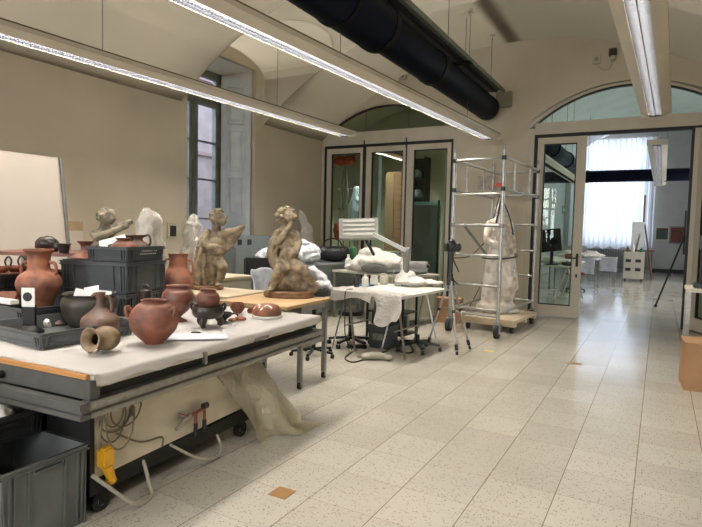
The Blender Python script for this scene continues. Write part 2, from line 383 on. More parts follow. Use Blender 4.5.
# recess: straight near jamb, splayed far jamb, sloping soffit, sill
XW = -7.0; WB0, WB1, WBZ = 6.36, 7.68, 4.17
def quad(bm, pts, off):
    off = Vector(off); a = [bm.verts.new(p) for p in pts]; b = [bm.verts.new(Vector(p)+off) for p in pts]; n = len(a)
    bm.faces.new(a); bm.faces.new(b[::-1])
    for i in range(n): bm.faces.new((a[i], b[i], b[(i+1) % n], a[(i+1) % n]))
xo = XL-.09
bm = B()
quad(bm, [(xo, W0, WZ0), (XW, WB0, WZ0), (XW, WB0, WBZ), (xo, W0, WZ1)], (0, -.05, 0))
quad(bm, [(xo, W1, WZ0), (XW, WB1, WZ0), (XW, WB1, WBZ), (xo, W1, WZ1)], (0, .05, 0))
quad(bm, [(xo, W0, WZ1), (xo, W1, WZ1), (XW, WB1, WBZ), (XW, WB0, WBZ)], (0, 0, .05))
quad(bm, [(xo, W0, WZ0), (xo, W1, WZ0), (XW, WB1, WZ0), (XW, WB0, WZ0)], (0, 0, -.05))
bmesh.ops.recalc_face_normals(bm, faces=bm.faces)
struct(ob('trim_2', bm, mat('recess_plaster', (.70, .70, .68), .8)))['label'] = 'deep window recess with splayed jamb and sloping soffit'
# window
win = bpy.data.objects.new('window_1', None); C.objects.link(win); win.location = (XW, 7.0, 0); struct(win)
def wbox(name, y0, y1, z0, z1, m, x0=-.06, x1=.02, par=win): return ob(name, bx(x0, x1, y0-7, y1-7, z0, z1, bevel=.006), m, par)
bm = B()
for a in ((WB0-.04, WB0+.06, WZ0-.04, WBZ+.05), (WB1-.08, WB1+.04, WZ0-.04, WBZ+.05), (WB0, WB1, WZ0-.04, WZ0+.08), (WB0, WB1, WBZ-.07, WBZ+.05), (WB0, WB1, 3.62, 3.73)): box(bm, -.08, .02, a[0]-7, a[1]-7, a[2], a[3])
ob('window_frame', bm, M['wframe'], win)
for (a, b) in ((WB0+.06, 6.96), (6.98, WB1-.08)):
    for (z0, z1, bars) in ((WZ0+.08, 3.62, (1.62, 2.30, 2.95)), (3.73, WBZ-.07, ())):
        bm = B(); s = .075 if a < 6.9 else .085
        box(bm, -.05, .035, a-7, a-7+s+.02, z0, z1); box(bm, -.05, .035, b-7-s, b-7, z0, z1)
        box(bm, -.05, .034, a-7, b-7, z0, z0+.07); box(bm, -.05, .034, a-7, b-7, z1-.05, z1)
        for z in bars: box(bm, -.03, .025, a-7+s, b-7-s, z-.014, z+.014)
        c = ob('casement', bm, M['wframe'], win)
        ob('pane', bx(-.012, -.006, a-7+s, b-7-s, z0+.05, z1-.03), M['wglass'], c)
# folding shutter lying against the splayed jamb
d = Vector((xo+.02, W1-.02, 0))-Vector((XW+.03, WB1-.02, 0)); sl = d.length; sa = math.atan2(d.y, d.x)
sh = thing('window_shutter', 'pale grey panelled wooden shutter folded back beside the tall window', 'shutter', (XW+.03, WB1-.055, 0), sa)
ob('shutter_leaf', bx(.02, sl-.0, -.03, -.002, WZ0+.02, WBZ-.02, bevel=.004), M['shutter'], sh)
zz = [WZ0+.12, 1.62, 2.45, 3.28, WBZ-.12]
for i in range(4):
    z0, z1 = zz[i]+.05, zz[i+1]-.05
    bm = B()
    for a in ((.12, sl-.12, z0, z0+.03), (.12, sl-.12, z1-.03, z1), (.12, .15, z0, z1), (sl-.15, sl-.12, z0, z1)): box(bm, a[0], a[1], -.065, -.028, a[2], a[3], bevel=.005)
    box(bm, .185, sl-.185, -.055, -.028, z0+.07, z1-.07, bevel=.006)
    ob('raised_panel', bm, M['shutter'], sh)
# outside world beyond the window
fb = thing('neighbouring_building', 'pinkish rendered house wall outside the window', 'building', (-11, 9.6, 0))
ob('wall', bx(-.2, 0, -1.15, 6, 0, 7), M['pink'], fb)
ob('corner_pillar', bx(-.1, .12, -1.45, -1.12, 0, 7), M['outwhite'], fb)
bm = B()
for z in (1.2, 3.4, 5.4): box(bm, 0, .08, -1.1, 5.9, z, z+.09)
ob('cornice', bm, mat('pink_cornice', (.42, .30, .33), .9), fb)
ob('terrace_slab', bx(-20, -7.3, -6, 26, -.15, 0), mat('dark_paving', (.10, .10, .095), .9))['kind'] = 'structure'
# far wall, with two arched door openings
DR0, DR1, DZ, RISE = -2.17, 1.03, 3.47, .60
DL0, DL1, LZ, LRISE = -6.545, -3.50, 3.54, .56
rarc = [(DR0, -.02)] + arc(DR0, DR1, DZ, RISE) + [(DR1, -.02)]
larc = [(DL0, -.02)] + arc(DL0, DL1, LZ, LRISE) + [(DL1, -.02)]
struct(ob('wall_far', polywall([(-8.5, -.05), (3, -.05), (3, 6.3), (-8.5, 6.3)], [rarc, larc], .35, (0, YF, 0), (1, 0, 0), (0, 0, 1), (0, 1, 0)), M['wall']))
struct(ob('wall_right', bx(XR, XR+.15, YB, YF, 0, ZS+.05), M['wall']))
# unseen back wall; its two tall windows are added to light the room
bw = [[(x, .9), (x+1.6, .9), (x+1.6, 3.5), (x, 3.5)] for x in (-5.4, -1.3)]
struct(ob('wall_back', polywall([(-6.7, 0), (1.7, 0), (1.7, 5.2), (-6.7, 5.2)], bw, .2, (0, YB, 0), (1, 0, 0), (0, 0, 1), (0, -1, 0)), M['wall']))
for i, h in enumerate(bw):
    w = bpy.data.objects.new('window_%d' % (i+2), None); C.objects.link(w); w.location = (h[0][0], YB-.1, 0); struct(w)
    bm = B()
    for a in ((0, .07, .9, 3.5), (1.53, 1.6, .9, 3.5), (.77, .83, .9, 3.5), (0, 1.6, .9, .97), (0, 1.6, 3.43, 3.5), (0, 1.6, 2.7, 2.76)): box(bm, a[0], a[1], -.03, .03, a[2], a[3])
    ob('window_frame', bm, M['wframe'], w); ob('pane', bx(.06, 1.54, -.004, .004, .96, 3.44), M['wglass'], w)
# ---- door sets
def frame_set(name, x0, x1, zh, zs, rise, y, fl=.11, fr_=.11):
    d = bpy.data.objects.new(name, None); C.objects.link(d); d.location = ((x0+x1)/2, y, 0); struct(d); cx = (x0+x1)/2
    def fb(nm_, bm, m): 
        bmesh.ops.translate(bm, vec=(-cx, -y, 0), verts=bm.verts); return ob(nm_, bm, m, d)
    bm = B(); box(bm, x0, x0+fl, y-.06, y+.06, .001, zs+.01); box(bm, x1-fr_, x1, y-.06, y+.06, .001, zs+.01); box(bm, x0+fl, x1-fr_, y-.06, y+.06, zh+.02, zs+.1)
    fb('door_frame', bm, M['frame'])
    bm = B(); box(bm, x0+fl, x0+fl+.05, y-.04, y+.05, .001, zh+.02); box(bm, x1-fr_-.05, x1-fr_, y-.04, y+.05, .001, zh+.02); box(bm, x0+fl+.05, x1-fr_-.05, y-.04, y+.05, zh-.035, zh+.02)
    fb('black_seal', bm, M['black'])
    o = arc(x0, x1, zs, rise); i1 = arc(x0+.13, x1-.13, zs+.09, rise-.13); i2 = arc(x0+.16, x1-.16, zs+.1, rise-.165)
    fb('arch_frame', strip(B(), i1, o, y-.06, y+.06), M['frame'])
    fb('arch_seal', strip(B(), i2, i1, y-.045, y+.045), M['black'])
    bm = B(); vs = [bm.verts.new((p[0], y, p[1])) for p in i2]; bm.faces.new(vs)
    e = bmesh.ops.extrude_face_region(bm, geom=bm.faces[:]); bmesh.ops.translate(bm, vec=(0, .008, 0), verts=[q for q in e['geom'] if isinstance(q, bmesh.types.BMVert)])
    fb('fanlight_pane', bm, M['glass'])
    return d
D2 = frame_set('door_2', DR0, DR1, 3.24, 3.36, .69, YF+.06)
D1 = frame_set('door_1', DL0, DL1, 3.26, 3.44, .655, YF+.06, .05, .07)
def leaf(par, x0, x1, zt, y=YF+.06, stile=.13, rotz=0, hinge=None, handle=False, botrail=.22, sw=None):
    """a glazed leaf as part of its door; hinge = world point"""
    hx, hy = hinge if hinge else (x0, y)
    lo = Vector((hx, hy, 0))-par.location
    w = x1-x0; sw = sw or (stile, stile)
    bm = B()
    for a in ((0, sw[0], .02, zt), (w-sw[1], w, .02, zt), (sw[0], w-sw[1], .02, botrail), (sw[0], w-sw[1], zt-.11, zt)): box(bm, a[0], a[1], -.035, .035, a[2], a[3])
    L = ob('door_leaf', bm, M['frame'], par, loc=lo); L.rotation_euler = (0, 0, rotz)
    bm = B(); g = .02
    for a in ((sw[0], sw[0]+g, botrail, zt-.11), (w-sw[1]-g, w-sw[1], botrail, zt-.11), (sw[0], w-sw[1], botrail, botrail+g), (sw[0], w-sw[1], zt-.11-g, zt-.11)): box(bm, a[0], a[1], -.02, .02, a[2], a[3])
    ob('glazing_seal', bm, M['black'], L)
    ob('glass_pane', bx(sw[0]+g, w-sw[1]-g, -.004, .004, botrail+g, zt-.11-g), M['glass'], L)
    if handle:
        bm = B(); box(bm, w-.085, w-.045, -.05, -.034, .93, 1.16); cyl(bm, (w-.065, -.05, 1.08), (w-.065, -.09, 1.08), .012); cyl(bm, (w-.065, -.085, 1.08), (w-.21, -.085, 1.08), .011)
        box(bm, w-.08, w-.05, -.055, -.034, .74, .80)
        ob('door_handle', bm, M['black'], L)
    return L
leaf(D2, DR0+.17, -1.19, 3.20, handle=True, sw=(.11, .15))
# black meeting strip and folded leaves at the right of the opening
bm = B(); box(bm, .36-D2.location.x, .40-D2.location.x, -.05, .05, .001, 3.22); ob('mullion', bm, M['black'], D2)
bm = B(); box(bm, .40-D2.location.x, .50-D2.location.x, -.05, .05, .001, 3.22); ob('mullion', bm, M['frame'], D2)
Lf = leaf(D2, 0, .98, 3.20, rotz=math.radians(-63), hinge=(.50, YF-.01), sw=(.12, .10))
leaf(D2, .52, .87, 3.20)
leaf(D1, -6.44, -5.555, 3.22, sw=(.115, .06)); leaf(D1, -5.475, -4.575, 3.22, sw=(.125, .055)); leaf(D1, -4.545, -3.62, 3.22, sw=(.145, .075))
for x, w in ((-5.515, .036), (-4.56, .013)):
    ob('mullion', bx(x-w-D1.location.x, x+w-D1.location.x, -.045, .045, .001, 3.225), M['black'], D1)
    ob('door_bolt', cyl(B(), (x-D1.location.x, -.06, 3.18), (x-D1.location.x, -.06, 3.36), .015), M['black'], D1)
# ---- room behind the left doors
struct(ob('wall_annex_left', bx(-8.4, -8.25, YF+.35, 15.2, 0, 4.6), M['leftroom'])); struct(ob('wall_annex_back', bx(-8.4, -3.85, 15.0, 15.15, 0, 5.2), M['leftroom']))
# ---- far room
FX0, FX1, FY = -3.75, 2.9, 26.0
struct(ob('wall_far_room_left', bx(FX0-.1, FX0, YF+.35, FY, 0, 5.6), M['farwall'])); struct(ob('wall_far_room_right', polywall([(YF+.35, 0), (FY, 0), (FY, 5.6), (YF+.35, 5.6)], [[(y_, 1.2), (y_+2, 1.2), (y_+2, 3.9), (y_, 3.9)] for y_ in (13, 19)], .12, (FX1, 0, 0), (0, 1, 0), (0, 0, 1), (1, 0, 0)), M['farwall']))
for i, y_ in enumerate((13, 19)):  # unseen side windows, added to brighten the far room
    w = bpy.data.objects.new('window_%d' % (i+5), None); C.objects.link(w); w.location = (FX1+.06, y_+1, 0); struct(w); bm = B()
    for q in ((-1, -.93, 1.2, 3.9), (.93, 1, 1.2, 3.9), (-.03, .03, 1.2, 3.9), (-1, 1, 1.2, 1.27), (-1, 1, 3.83, 3.9), (-1, 1, 2.9, 2.95)): box(bm, -.03, .03, *q)
    ob('window_frame', bm, M['wframe'], w); ob('pane', bx(-.004, .004, -.94, .94, 1.26, 3.84), M['wglass'], w)
cw0, cw1 = at(577, 200, Y=FY).x, at(651, 200, Y=FY).x
struct(ob('wall_far_room_back', polywall([(-9, 0), (4, 0), (4, 7), (-9, 7)], [[(cw0+.1, 1.1), (cw1-.1, 1.1), (cw1-.1, 5.55), (cw0+.1, 5.55)]], .2, (0, FY, 0), (1, 0, 0), (0, 0, 1), (0, 1, 0)), M['farwall']))
w = bpy.data.objects.new('window_4', None); C.objects.link(w); w.location = ((cw0+cw1)/2, FY+.1, 0); struct(w); hw = (cw1-cw0)/2-.1
bm = B()
for a in ((-hw, -hw+.08, 1.1, 5.55), (hw-.08, hw, 1.1, 5.55), (-.04, .04, 1.1, 5.55), (-hw, hw, 1.1, 1.2), (-hw, hw, 5.45, 5.55), (-hw, hw, 4.2, 4.28), (-hw, hw, 2.6, 2.66)): box(bm, a[0], a[1], -.04, .04, a[2], a[3])
ob('window_frame', bm, M['wframe'], w); ob('pane', bx(-hw+.05, hw-.05, -.005, .005, 1.15, 5.5), M['wglass'], w)
bm = B(); bm2 = None
hwf = (FX1-FX0)/2; a_ = arc(FX0-.05, FX1+.05, 4.3, 1.75, 20); o_ = [(p[0], p[1]+.06) for p in a_]
struct(ob('ceiling_far_room', strip(B(), a_, o_, YF+.35, FY+.1), M['whitewall']))
a_ = arc(-8.4, -3.85, 4.1, .9, 16); o_ = [(p[0], p[1]+.06) for p in a_]
struct(ob('ceiling_annex', strip(B(), a_, o_, YF+.35, 15.2), M['leftroom']))
struct(ob('baseboard_far', bx(cw1+.1, FX1, FY-.05, FY-.002, 0, .16), M['base']))

# ================================================================== CEILING FITTINGS
def light_bar(label, x0, y0, x1, y1, z, power, flange=.10, wires=(), on=True, group=None, lv=.08):
    L = math.hypot(x1-x0, y1-y0); ang = math.atan2(-(x1-x0), (y1-y0))
    t = thing('louvred_pendant_light', label, 'ceiling light', (x0, y0, z), ang, group)
    bm = B()   # housing: sloping flanges either side of the louvre, with a flat lid
    for s in (-1, 1):
        quad(bm, [(s*lv, 0, 0), (s*lv, L, 0), (s*(lv+flange), L, .045), (s*(lv+flange), 0, .045)], (0, 0, .006))
        quad(bm, [(s*(lv+flange), 0, .045), (s*(lv+flange), L, .045), (s*(lv+flange), L, .085), (s*(lv+flange), 0, .085)], (-s*.006, 0, 0))
        box(bm, s*lv-.004, s*lv+.004, 0, L, .0, .075)
    bmesh.ops.recalc_face_normals(bm, faces=bm.faces); ob('housing', bm, M['lamp'], t)
    ob('lid', bx(-lv-flange, lv+flange, 0, L, .085, .10), M['lampdark'], t)
    bm = B()
    n = int(L/.034)
    for i in range(n+1):
        y = i*L/n; box(bm, -lv, lv, y-.002, y+.002, .002, .034)
    box(bm, -.003, .003, 0, L, .002, .034)
    for s in (-1, 1): quad(bm, [(s*(lv-.005), 0, .005), (s*(lv-.005), L, .005), (s*(lv-.012), L, .04), (s*(lv-.012), 0, .04)], (s*.002, 0, 0))
    ob('louvre', bm, M['louver'], t)
    ob('reflector', bx(-lv+.004, lv-.004, .01, L-.01, .078, .082), M['louver'], t)
    for i in range(max(1, round(L/1.5))):
        k = L/max(1, round(L/1.5)); bm = cyl(B(), (lv*.86, i*k+.06, .062), (lv*.86, (i+1)*k-.06, .062), .006, seg=10); ob('fluorescent_tube', bm, M['tube'] if on else M['whitep'], t)
    for y in (0, L): ob('end_cap', bx(-lv-flange, lv+flange, y-.006, y+.006, .002, .10), M['lamp'], t)
    inv = Matrix.Rotation(-ang, 3, 'Z')
    for y in wires:
        p = Matrix.Rotation(ang, 3, 'Z') @ Vector((0, y, 0)); wx, wy = x0+p.x, y0+p.y
        top = (vz(wx) if wy < YF else 5.5)-.0
        bm = cyl(B(), (0, y, .10), (0, y, top-z), .0035, seg=6); ob('suspension_wire', bm, M['wire'], t)
        ob('ceiling_rose', cyl(B(), (0, y, top-z-.03), (0, y, top-z), .03, seg=12), M['lamp'], t)
    if power:
        la = bpy.data.lights.new('tube_light', 'AREA'); la.shape = 'RECTANGLE'; la.size = lv*1.3; la.size_y = L*.97; la.energy = power; la.color = (1, .93, .83); la.spread = math.radians(150)
        lo_ = bpy.data.objects.new('tube_light', la); C.objects.link(lo_); lo_.parent = t; lo_.location = (0, L/2, .052)
    return t
z1 = 3.1
a = at(0, 36, Z=z1); b = at(347, 137, Z=z1); dx = (b.x-a.x)/(b.y-a.y); y0 = 1.2
light_bar('long louvred strip light nearest the left wall, crossing in front of the tall window', a.x+dx*(y0-a.y), y0, b.x, b.y, z1, 300, wires=(2.6, 5.4))
a = at(183, 1, Z=z1); b = at(490, 140, Z=z1); dx = (b.x-a.x)/(b.y-a.y); y0 = .4
light_bar('long louvred strip light hanging beside and below the navy duct', a.x+dx*(y0-a.y), y0, b.x, b.y, z1, 340, wires=(4.6, 8.2))
a = at(636, 0, Z=z1); b = at(656, 117, Z=z1); dx = (b.x-a.x)/(b.y-a.y); y0 = .4
light_bar('louvred strip light hanging in front of the right arch, louvres seen from below', a.x+dx*(y0-a.y), y0, b.x, b.y, z1, 190, wires=(2., 6.))
a = at(657, 145, Y=11.6); b = at(660, 190, Z=a.z)
light_bar('pale louvred strip light hanging in the far room beyond the doorway', a.x, a.y, b.x, min(b.y, 21), a.z, 150, wires=(.3, 5), lv=.07)
a = at(375, 152, Y=12.2)
light_bar('strip light hanging in the side room behind the left glass doors', a.x, 11.2, a.x, 14.6, a.z, 380, wires=(.5, 3.0), lv=.06)

# navy duct
dy1 = 10.15; pend = at(487, 108, Y=dy1); dxx, dzz = pend.x, pend.z
t = thing('ventilation_duct', 'thick navy blue round ventilation duct hung under the vault', 'duct', (dxx, 0, dzz))
def ductseg(y0, y1, r, name='duct_section'):
    bm = B(); ring = []
    n = int((y1-y0)/.045); prof = [(.001, 0)]
    for i in range(n+1):
        prof.append((r+(.004 if i % 2 else 0), i*(y1-y0)/n))
    prof.append((.001, y1-y0))
    lathe(bm, prof, 36, Matrix.Translation((0, y0, 0)) @ Matrix.Rotation(-PI/2, 4, 'X'))
    return ob(name, bm, M['navy'], t, smooth=True)
ductseg(-3, 5.6, .27); ductseg(5.6, 7.3, .225); ductseg(7.3, dy1-.12, .21)
for y, r, w in ((1.2, .285, .05), (3.6, .285, .05), (4.75, .285, .05), (5.6, .28, .10), (7.3, .24, .14), (dy1-.12, .22, .14)):
    bm = cyl(B(), (0, y, 0), (0, y+w, 0), r, seg=36); ob('coupling_ring', bm, M['ring'], t)
for y in (2.5, 5.9, 8.8):
    bm = cyl(B(), (0, y, .2), (0, y, vz(dxx)-dzz), .004, seg=6); ob('hanger_rod', bm, M['wire'], t)
# cable tray / uplight channel next to the duct
pt = at(497, 93, Y=YF-.1)
t = thing('cable_tray', 'grey-green metal channel running beside the navy duct to the wall', 'cable tray', (pt.x, 0, pt.z))
tx = pt.x; bm = B()
box(bm, -.15, .15, -3, YF-.15, .03, .04); box(bm, -.155, -.145, -3, YF-.15, -.03, .04); box(bm, .145, .155, -3, YF-.15, -.03, .04); ob('channel', bm, M['tray'], t)
bm = B(); box(bm, -.03, .03, -3, YF-.2, -.01, .03); ob('centre_rail', bm, M['louver'], t)
ob('cover_strip', bx(-.14, -.045, -3, YF-.2, .0, .028), M['graypaint'], t)
ob('joint_plate', bx(-.17, .17, 8.1, 8.25, -.045, -.03), M['blackmetal'], t)
for y in (4.2, 7.6, 9.85):
    bm = B(); cyl(bm, (0, y, .04), (0, y, vz(tx)-pt.z), .005, seg=6); ob('hanger_rod', bm, M['wire'], t)
    ob('ceiling_plate', cyl(B(), (0, y, vz(tx)-pt.z-.035), (0, y, vz(tx)-pt.z), .045, seg=16), M['lamp'], t)
o = ob('wall_bracket', bx(-.14, .14, -.10, -.001, -.22, .06, bevel=.006), mat('green_beige_bracket', (.30, .28, .19), .5), None, loc=(pt.x+.12, YF, pt.z-.04)); tag(o, 'square green-beige metal mounting box on the far wall where the channel ends', 'bracket')
p = at(467, 12, Y=8.7); o = ob('ceiling_hook_plate', B() and cyl(cyl(B(), (0, 0, -.05), (0, 0, 0), .04, seg=14), (-.12, 0, -.03), (.12, 0, -.03), .008, seg=8), M['lamp'], None, loc=(p.x, p.y, vz(p.x)+.01)); tag(o, 'small metal hook plate on the vault between duct and far wall', 'ceiling hook')
# wall sensors over the right arch
p = at(597, 60, Y=YF); t = thing('junction_box', 'square beige junction box on the wall, cable looping to the dark sensor', 'junction box', (p.x, YF, p.z))
ob('box_body', bx(-.065, .065, -.07, -.001, -.07, .07, bevel=.008), M['sockets'], t); ob('cover_disc', cyl(B(), (0, -.08, 0), (0, -.07, 0), .035), mat('dim_cover', (.33, .29, .21), .5), t)
q = at(613, 53, Y=YF); t2 = thing('wall_sensor', 'small dark square sensor above the right arch', 'sensor', (q.x, YF, q.z))
ob('sensor_body', bx(-.06, .06, -.08, -.001, -.06, .06, bevel=.006), mat('dark_brown_sensor', (.045, .03, .02), .4), t2); ob('gland', cyl(B(), (0.01, -.04, -.13), (.01, -.04, -.06), .045), M['sockets'], t2)
o = ob('sensor_cable', tube(B(), [(p.x+.0, YF-.03, p.z-.07), (p.x+.08, YF-.03, p.z-.17), (p.x+.2, YF-.03, p.z-.17), (q.x, YF-.035, q.z-.13)], .009), M['sockets']); tag(o, 'short looping cable between the two boxes above the right arch', 'cable')
p = at(404, 76, Y=YF); t = thing('loudspeaker', 'small beige box speaker high on the wall above the left arch', 'speaker', (p.x, YF, p.z))
ob('speaker_body', bx(-.08, .08, -.10, -.001, -.08, .08, bevel=.01), M['sockets'], t); ob('grille', cyl(B(), (0, -.11, 0), (0, -.098, 0), .05), M['lampdark'], t)

p = at(488, 183, Y=YF); o = ob('wall_notice', bx(-.19, .19, -.012, -.001, -.13, .13, bevel=.002), mat('faded_notice', (.52, .47, .39), .7, col2=(.40, .36, .31), scale=14, lo=.45, hi=.55), None, loc=(p.x, YF, p.z)); tag(o, 'faded pale notice sheet on the far wall behind the scaffold top', 'notice')
# ================================================================== LEFT WALL OBJECTS
def socket(x, y, w, h, label, m, m2, name='wall_socket'):
    p = at(x, y, X=XL); t = thing(name, label, 'socket', (XL, p.y, p.z))
    ob('socket_plate', bx(.001, .035, -w/2, w/2, -h/2, h/2, bevel=.005), m, t); ob('socket_insert', bx(.034, .045, -w*.32, w*.2, -h*.34, h*.34), m2, t)
socket(172, 231, .22, .24, 'square ivory wall socket with a dark insert, left of the window', M['sockets'], M['black'])
p = at(74, 226, X=XL); t = thing('wall_notice', 'beige strip label over a pale sheet on the wall right of the white panel', 'notice', (XL, p.y, p.z))
ob('strip_label', bx(.001, .012, -.12, .12, -.06, .06), M['beigelab'], t); ob('pale_sheet', bx(.001, .006, -.12, .12, -.42, -.06), M['board'], t)
# big white panel leaning at the left
px = -5.6; p0 = at(58, 158, X=px); p1 = at(66, 245, X=px)
t = thing('whiteboard', 'large blank white board standing upright at the left edge', 'panel', (px, p1.y, 0))
le = (p1.y-p0.y)/(p0.z-p1.z)
bm = B(); quad(bm, [(0, .30*0, .5), (0, -3.2, .5), (0, -3.2-.0, p0.z-.0), (0, (p0.y-p1.y), p0.z)], (-.03, 0, 0)); 
for v_ in bm.verts:
    if v_.co.y > -1 and v_.co.z < 1: v_.co.y = (p1.z-.5)*le
bmesh.ops.recalc_face_normals(bm, faces=bm.faces); ob('board', bm, M['board'], t)
ob('edge_pole', bar(B(), (.01, (p1.z)*le+.02, 0.0), (.01, (p0.y-p1.y)+.02, p0.z+.01), .028, .028), M['graypaint'], t)
ob('edge_pole', bar(B(), (-.01, -3.2, 0.0), (-.01, -3.2, p0.z+.01), .028, .028), M['graypaint'], t)
ob('foot_rail', bx(-.3, .3, -.02, .02, 0, .03), M['graypaint'], t)

# ================================================================== WORK TABLE (front)
A = Vector((-2.235, 1.62, 0)); ANG = math.radians(3.1); TL, TW, TZ = 2.15, 1.95, .80
RZ = Matrix.Rotation(ANG, 3, 'Z'); RZ4 = Matrix.Translation(A) @ Matrix.Rotation(ANG, 4, 'Z')
T = thing('conservation_table', 'large wheeled work table under white paper, stained steel tank below', 'table', A, ANG)
# local frame: x negative to the left, y away from camera along the long edge
ob('tabletop', bx(-TW, -.012, .012, TL-.01, TZ-.065, TZ-.006, bevel=.004), M['offwhite'], T)
ob('wood_edging', bx(-TW, -.03, -.012, .012, TZ-.02, TZ+.003, bevel=.003), M['orangewood'], T)
bm = B(); box(bm, -TW, -.01, -.005, .05, TZ-.115, TZ-.022, bevel=.003); ob('end_rail', bm, M['shadedrail'], T)
bm = B(); box(bm, -.055, .01, -.02, TL+.02, TZ-.15, TZ-.115, bevel=.004); box(bm, -.055, -.005, -.02, TL+.02, TZ-.165, TZ-.15); box(bm, -.055, .016, -.02, TL+.02, TZ-.19, TZ-.165, bevel=.004); ob('side_rail', bm, M['steel'], T)
bm = B(); box(bm, -TW, .016, -.075, -.02, TZ-.19, TZ-.165, bevel=.004); box(bm, -TW, .005, -.06, -.02, TZ-.165, TZ-.15); box(bm, -TW, .01, -.07, -.02, TZ-.15, TZ-.115, bevel=.004); ob('end_rail', bm, M['shadedrail'], T)
ob('side_rail', bx(-TW-.02, -TW+.04, -.02, TL+.02, TZ-.19, TZ-.115, bevel=.004), M['steel'], T)
ob('end_rail', bx(-TW, -.0, TL-.02, TL+.04, TZ-.19, TZ-.115, bevel=.004), M['steel'], T)
ob('gap_shade_fill', bx(-TW+.05, -.045, .06, TL-.06, TZ-.12, TZ-.064), M['black'], T)  # black filler: the shade of the gap under the slab, as colour
bx0 = -.21   # tank front plane
bm = B()
pf = [(bx0, .17, .20), (bx0, 1.42, .22), (bx0, 1.02, TZ-.19), (bx0, .17, TZ-.19)]
quad(bm, pf, (-1.15, 0, 0)); bmesh.ops.recalc_face_normals(bm, faces=bm.faces); ob('tank_body', bm, M['tank'], T)
ob('tank_end_panel', bx(bx0-1.16, bx0-.004, .155, .17, .12, TZ-.19), M['blackmetal'], T)
ob('corner_post', bx(bx0-.035, bx0+.004, .150, .176, .12, TZ-.19), M['blackmetal'], T)
ob('chassis', bx(bx0-1.16, bx0+.0, .15, 1.50, .115, .20), M['blackmetal'], T)
def caster(par, x, y, r, z=None, m=None):
    w = ob('caster_wheel', cyl(B(), (x-.018, y, r), (x+.018, y, r), r, seg=28), M['rubber'], par)
    ob('hub', cyl(B(), (x-.021, y, r), (x+.021, y, r), r*.45, seg=16), M['graypaint'], w)
    bm = B(); z = z or 2*r+.02
    for s in (-1, 1): box(bm, x+s*.024-.003, x+s*.024+.003, y-r*.4, y+r*.4, r*.7, z)
    box(bm, x-.027, x+.027, y-r*.5, y+r*.5, z-.008, z); ob('fork', bm, m or M['blackmetal'], w)
for x, y in ((bx0-.04, .24), (bx0-.04, 1.43), (bx0-1.1, .24), (bx0-1.1, 1.43)): caster(T, x, y, .055, .12)
for k, xx in enumerate((-.30, -.12)):
    bm = cyl(B(), (-.25-xx*0-(.62 if k else .40), -.03, TZ-.075), (-.25-(.62 if k else .40), -.012+.004, TZ-.075), .02); cyl(bm, (-.25-(.62 if k else .40), -.055, TZ-.075), (-.25-(.62 if k else .40), -.03, TZ-.075), .011); ob('clamp_knob', bm, M['blackmetal'], T)
for y in (.75, 1.3):
    ob('rail_lug', bx(.0, .02, y-.012, y+.012, TZ-.1, TZ-.03) if y < 1 else bx(.001, .012, y-.06, y+.1, TZ-.055, TZ-.035), M['steel'], T)
# folding square label on the tank
ob('warning_label', bx(bx0+.001, bx0+.003, .40, .44, .455, .505), mat('faded_label', (.30, .25, .19), .7, col2=(.12, .1, .08), scale=60), T)
def loc(x, y, z): return RZ @ Vector((x, y, 0)) + A + Vector((0, 0, z))
# paper cover
def paperfn(u, v):
    x = -TW+.02+u*(TW+.0); y = .02+v*(TL-.0); z = TZ
    if x > -.02: x, z = -.008, TZ-.06*min(1, (x+.02)/.02)
    return (x, y, z)
bm = B(); nx, ny = 60, 60; V = []
for i in range(nx+6):
    row = []
    for j in range(ny+1):
        y = .015+(TL-.02)*j/ny
        if i <= nx: x = -TW+.02+(TW-.025)*i/nx; z = TZ
        else: k = (i-nx)/5; x = .001+.006*k; z = TZ-(.052+.008*math.sin(j*.7))*k
        z += .005*noise.noise(Vector((x*5, y*5, 0)))+.003*noise.noise(Vector((x*14, y*14, 3)))+ (.001)
        if i <= nx: z = max(z, TZ-.004)
        row.append(bm.verts.new((x, y, z)))
    V.append(row)
for i in range(nx+5):
    for j in range(ny): bm.faces.new((V[i][j], V[i+1][j], V[i+1][j+1], V[i][j+1]))
bmesh.ops.solidify(bm, geom=bm.faces[:], thickness=.002)
o = ob('table_paper', bm, M['paper'], None, smooth=True, loc=A); o.rotation_euler = (0, 0, ANG); tag(o, 'white protective paper spread over the large work table', 'table cover')
PZ = TZ+.006

# cable coil, yellow connector, taps: parts of the table's service panel
bm = B()
for k, (cy_, cz_, ry, rz) in enumerate(((.30, .505, .105, .095), (.27, .49, .085, .125), (.35, .515, .10, .085), (.26, .52, .06, .065), (.29, .47, .09, .14))):
    tube(bm, [(bx0+.012+.012*k+.004*math.sin(a), cy_+ry*math.cos(a*PI/6), cz_+rz*math.sin(a*PI/6)) for a in range(13)], .0048, 6, 2)
tube(bm, [(bx0+.02, .22, .60), (bx0+.03, .19, .45), (bx0+.02, .20, .33), (bx0+.02, .23, .30)], .0065, 6, 4)
tube(bm, [(bx0+.02, .30, .40), (bx0+.02, .42, .32), (bx0+.02, .50, .29), (bx0+.02, .62, .275), (bx0+.02, .62, .22)], .0055, 6, 4)
ob('cable_coil', bm, M['khaki'], T)
bm = B(); box(bm, bx0+.004, bx0+.06, .18, .26, .255, .36, bevel=.012); cyl(bm, (bx0+.035, .225, .26), (bx0+.035, .25, .185), .030, .022); cyl(bm, (bx0+.035, .245, .19), (bx0+.035, .255, .165), .026); ob('yellow_connector', bm, M['yellow'], T)
bm = tube(B(), [(bx0+.03, .14, .24), (bx0+.06, .20, .17), (bx0+.12, .33, .03), (bx0+.10, .46, .012), (bx0+.04, .5, .06), (bx0+.01, .50, .15), (bx0-.02, .50, .19)], .011, 8, 5); ob('grey_hose', bm, M['greycable'], T)
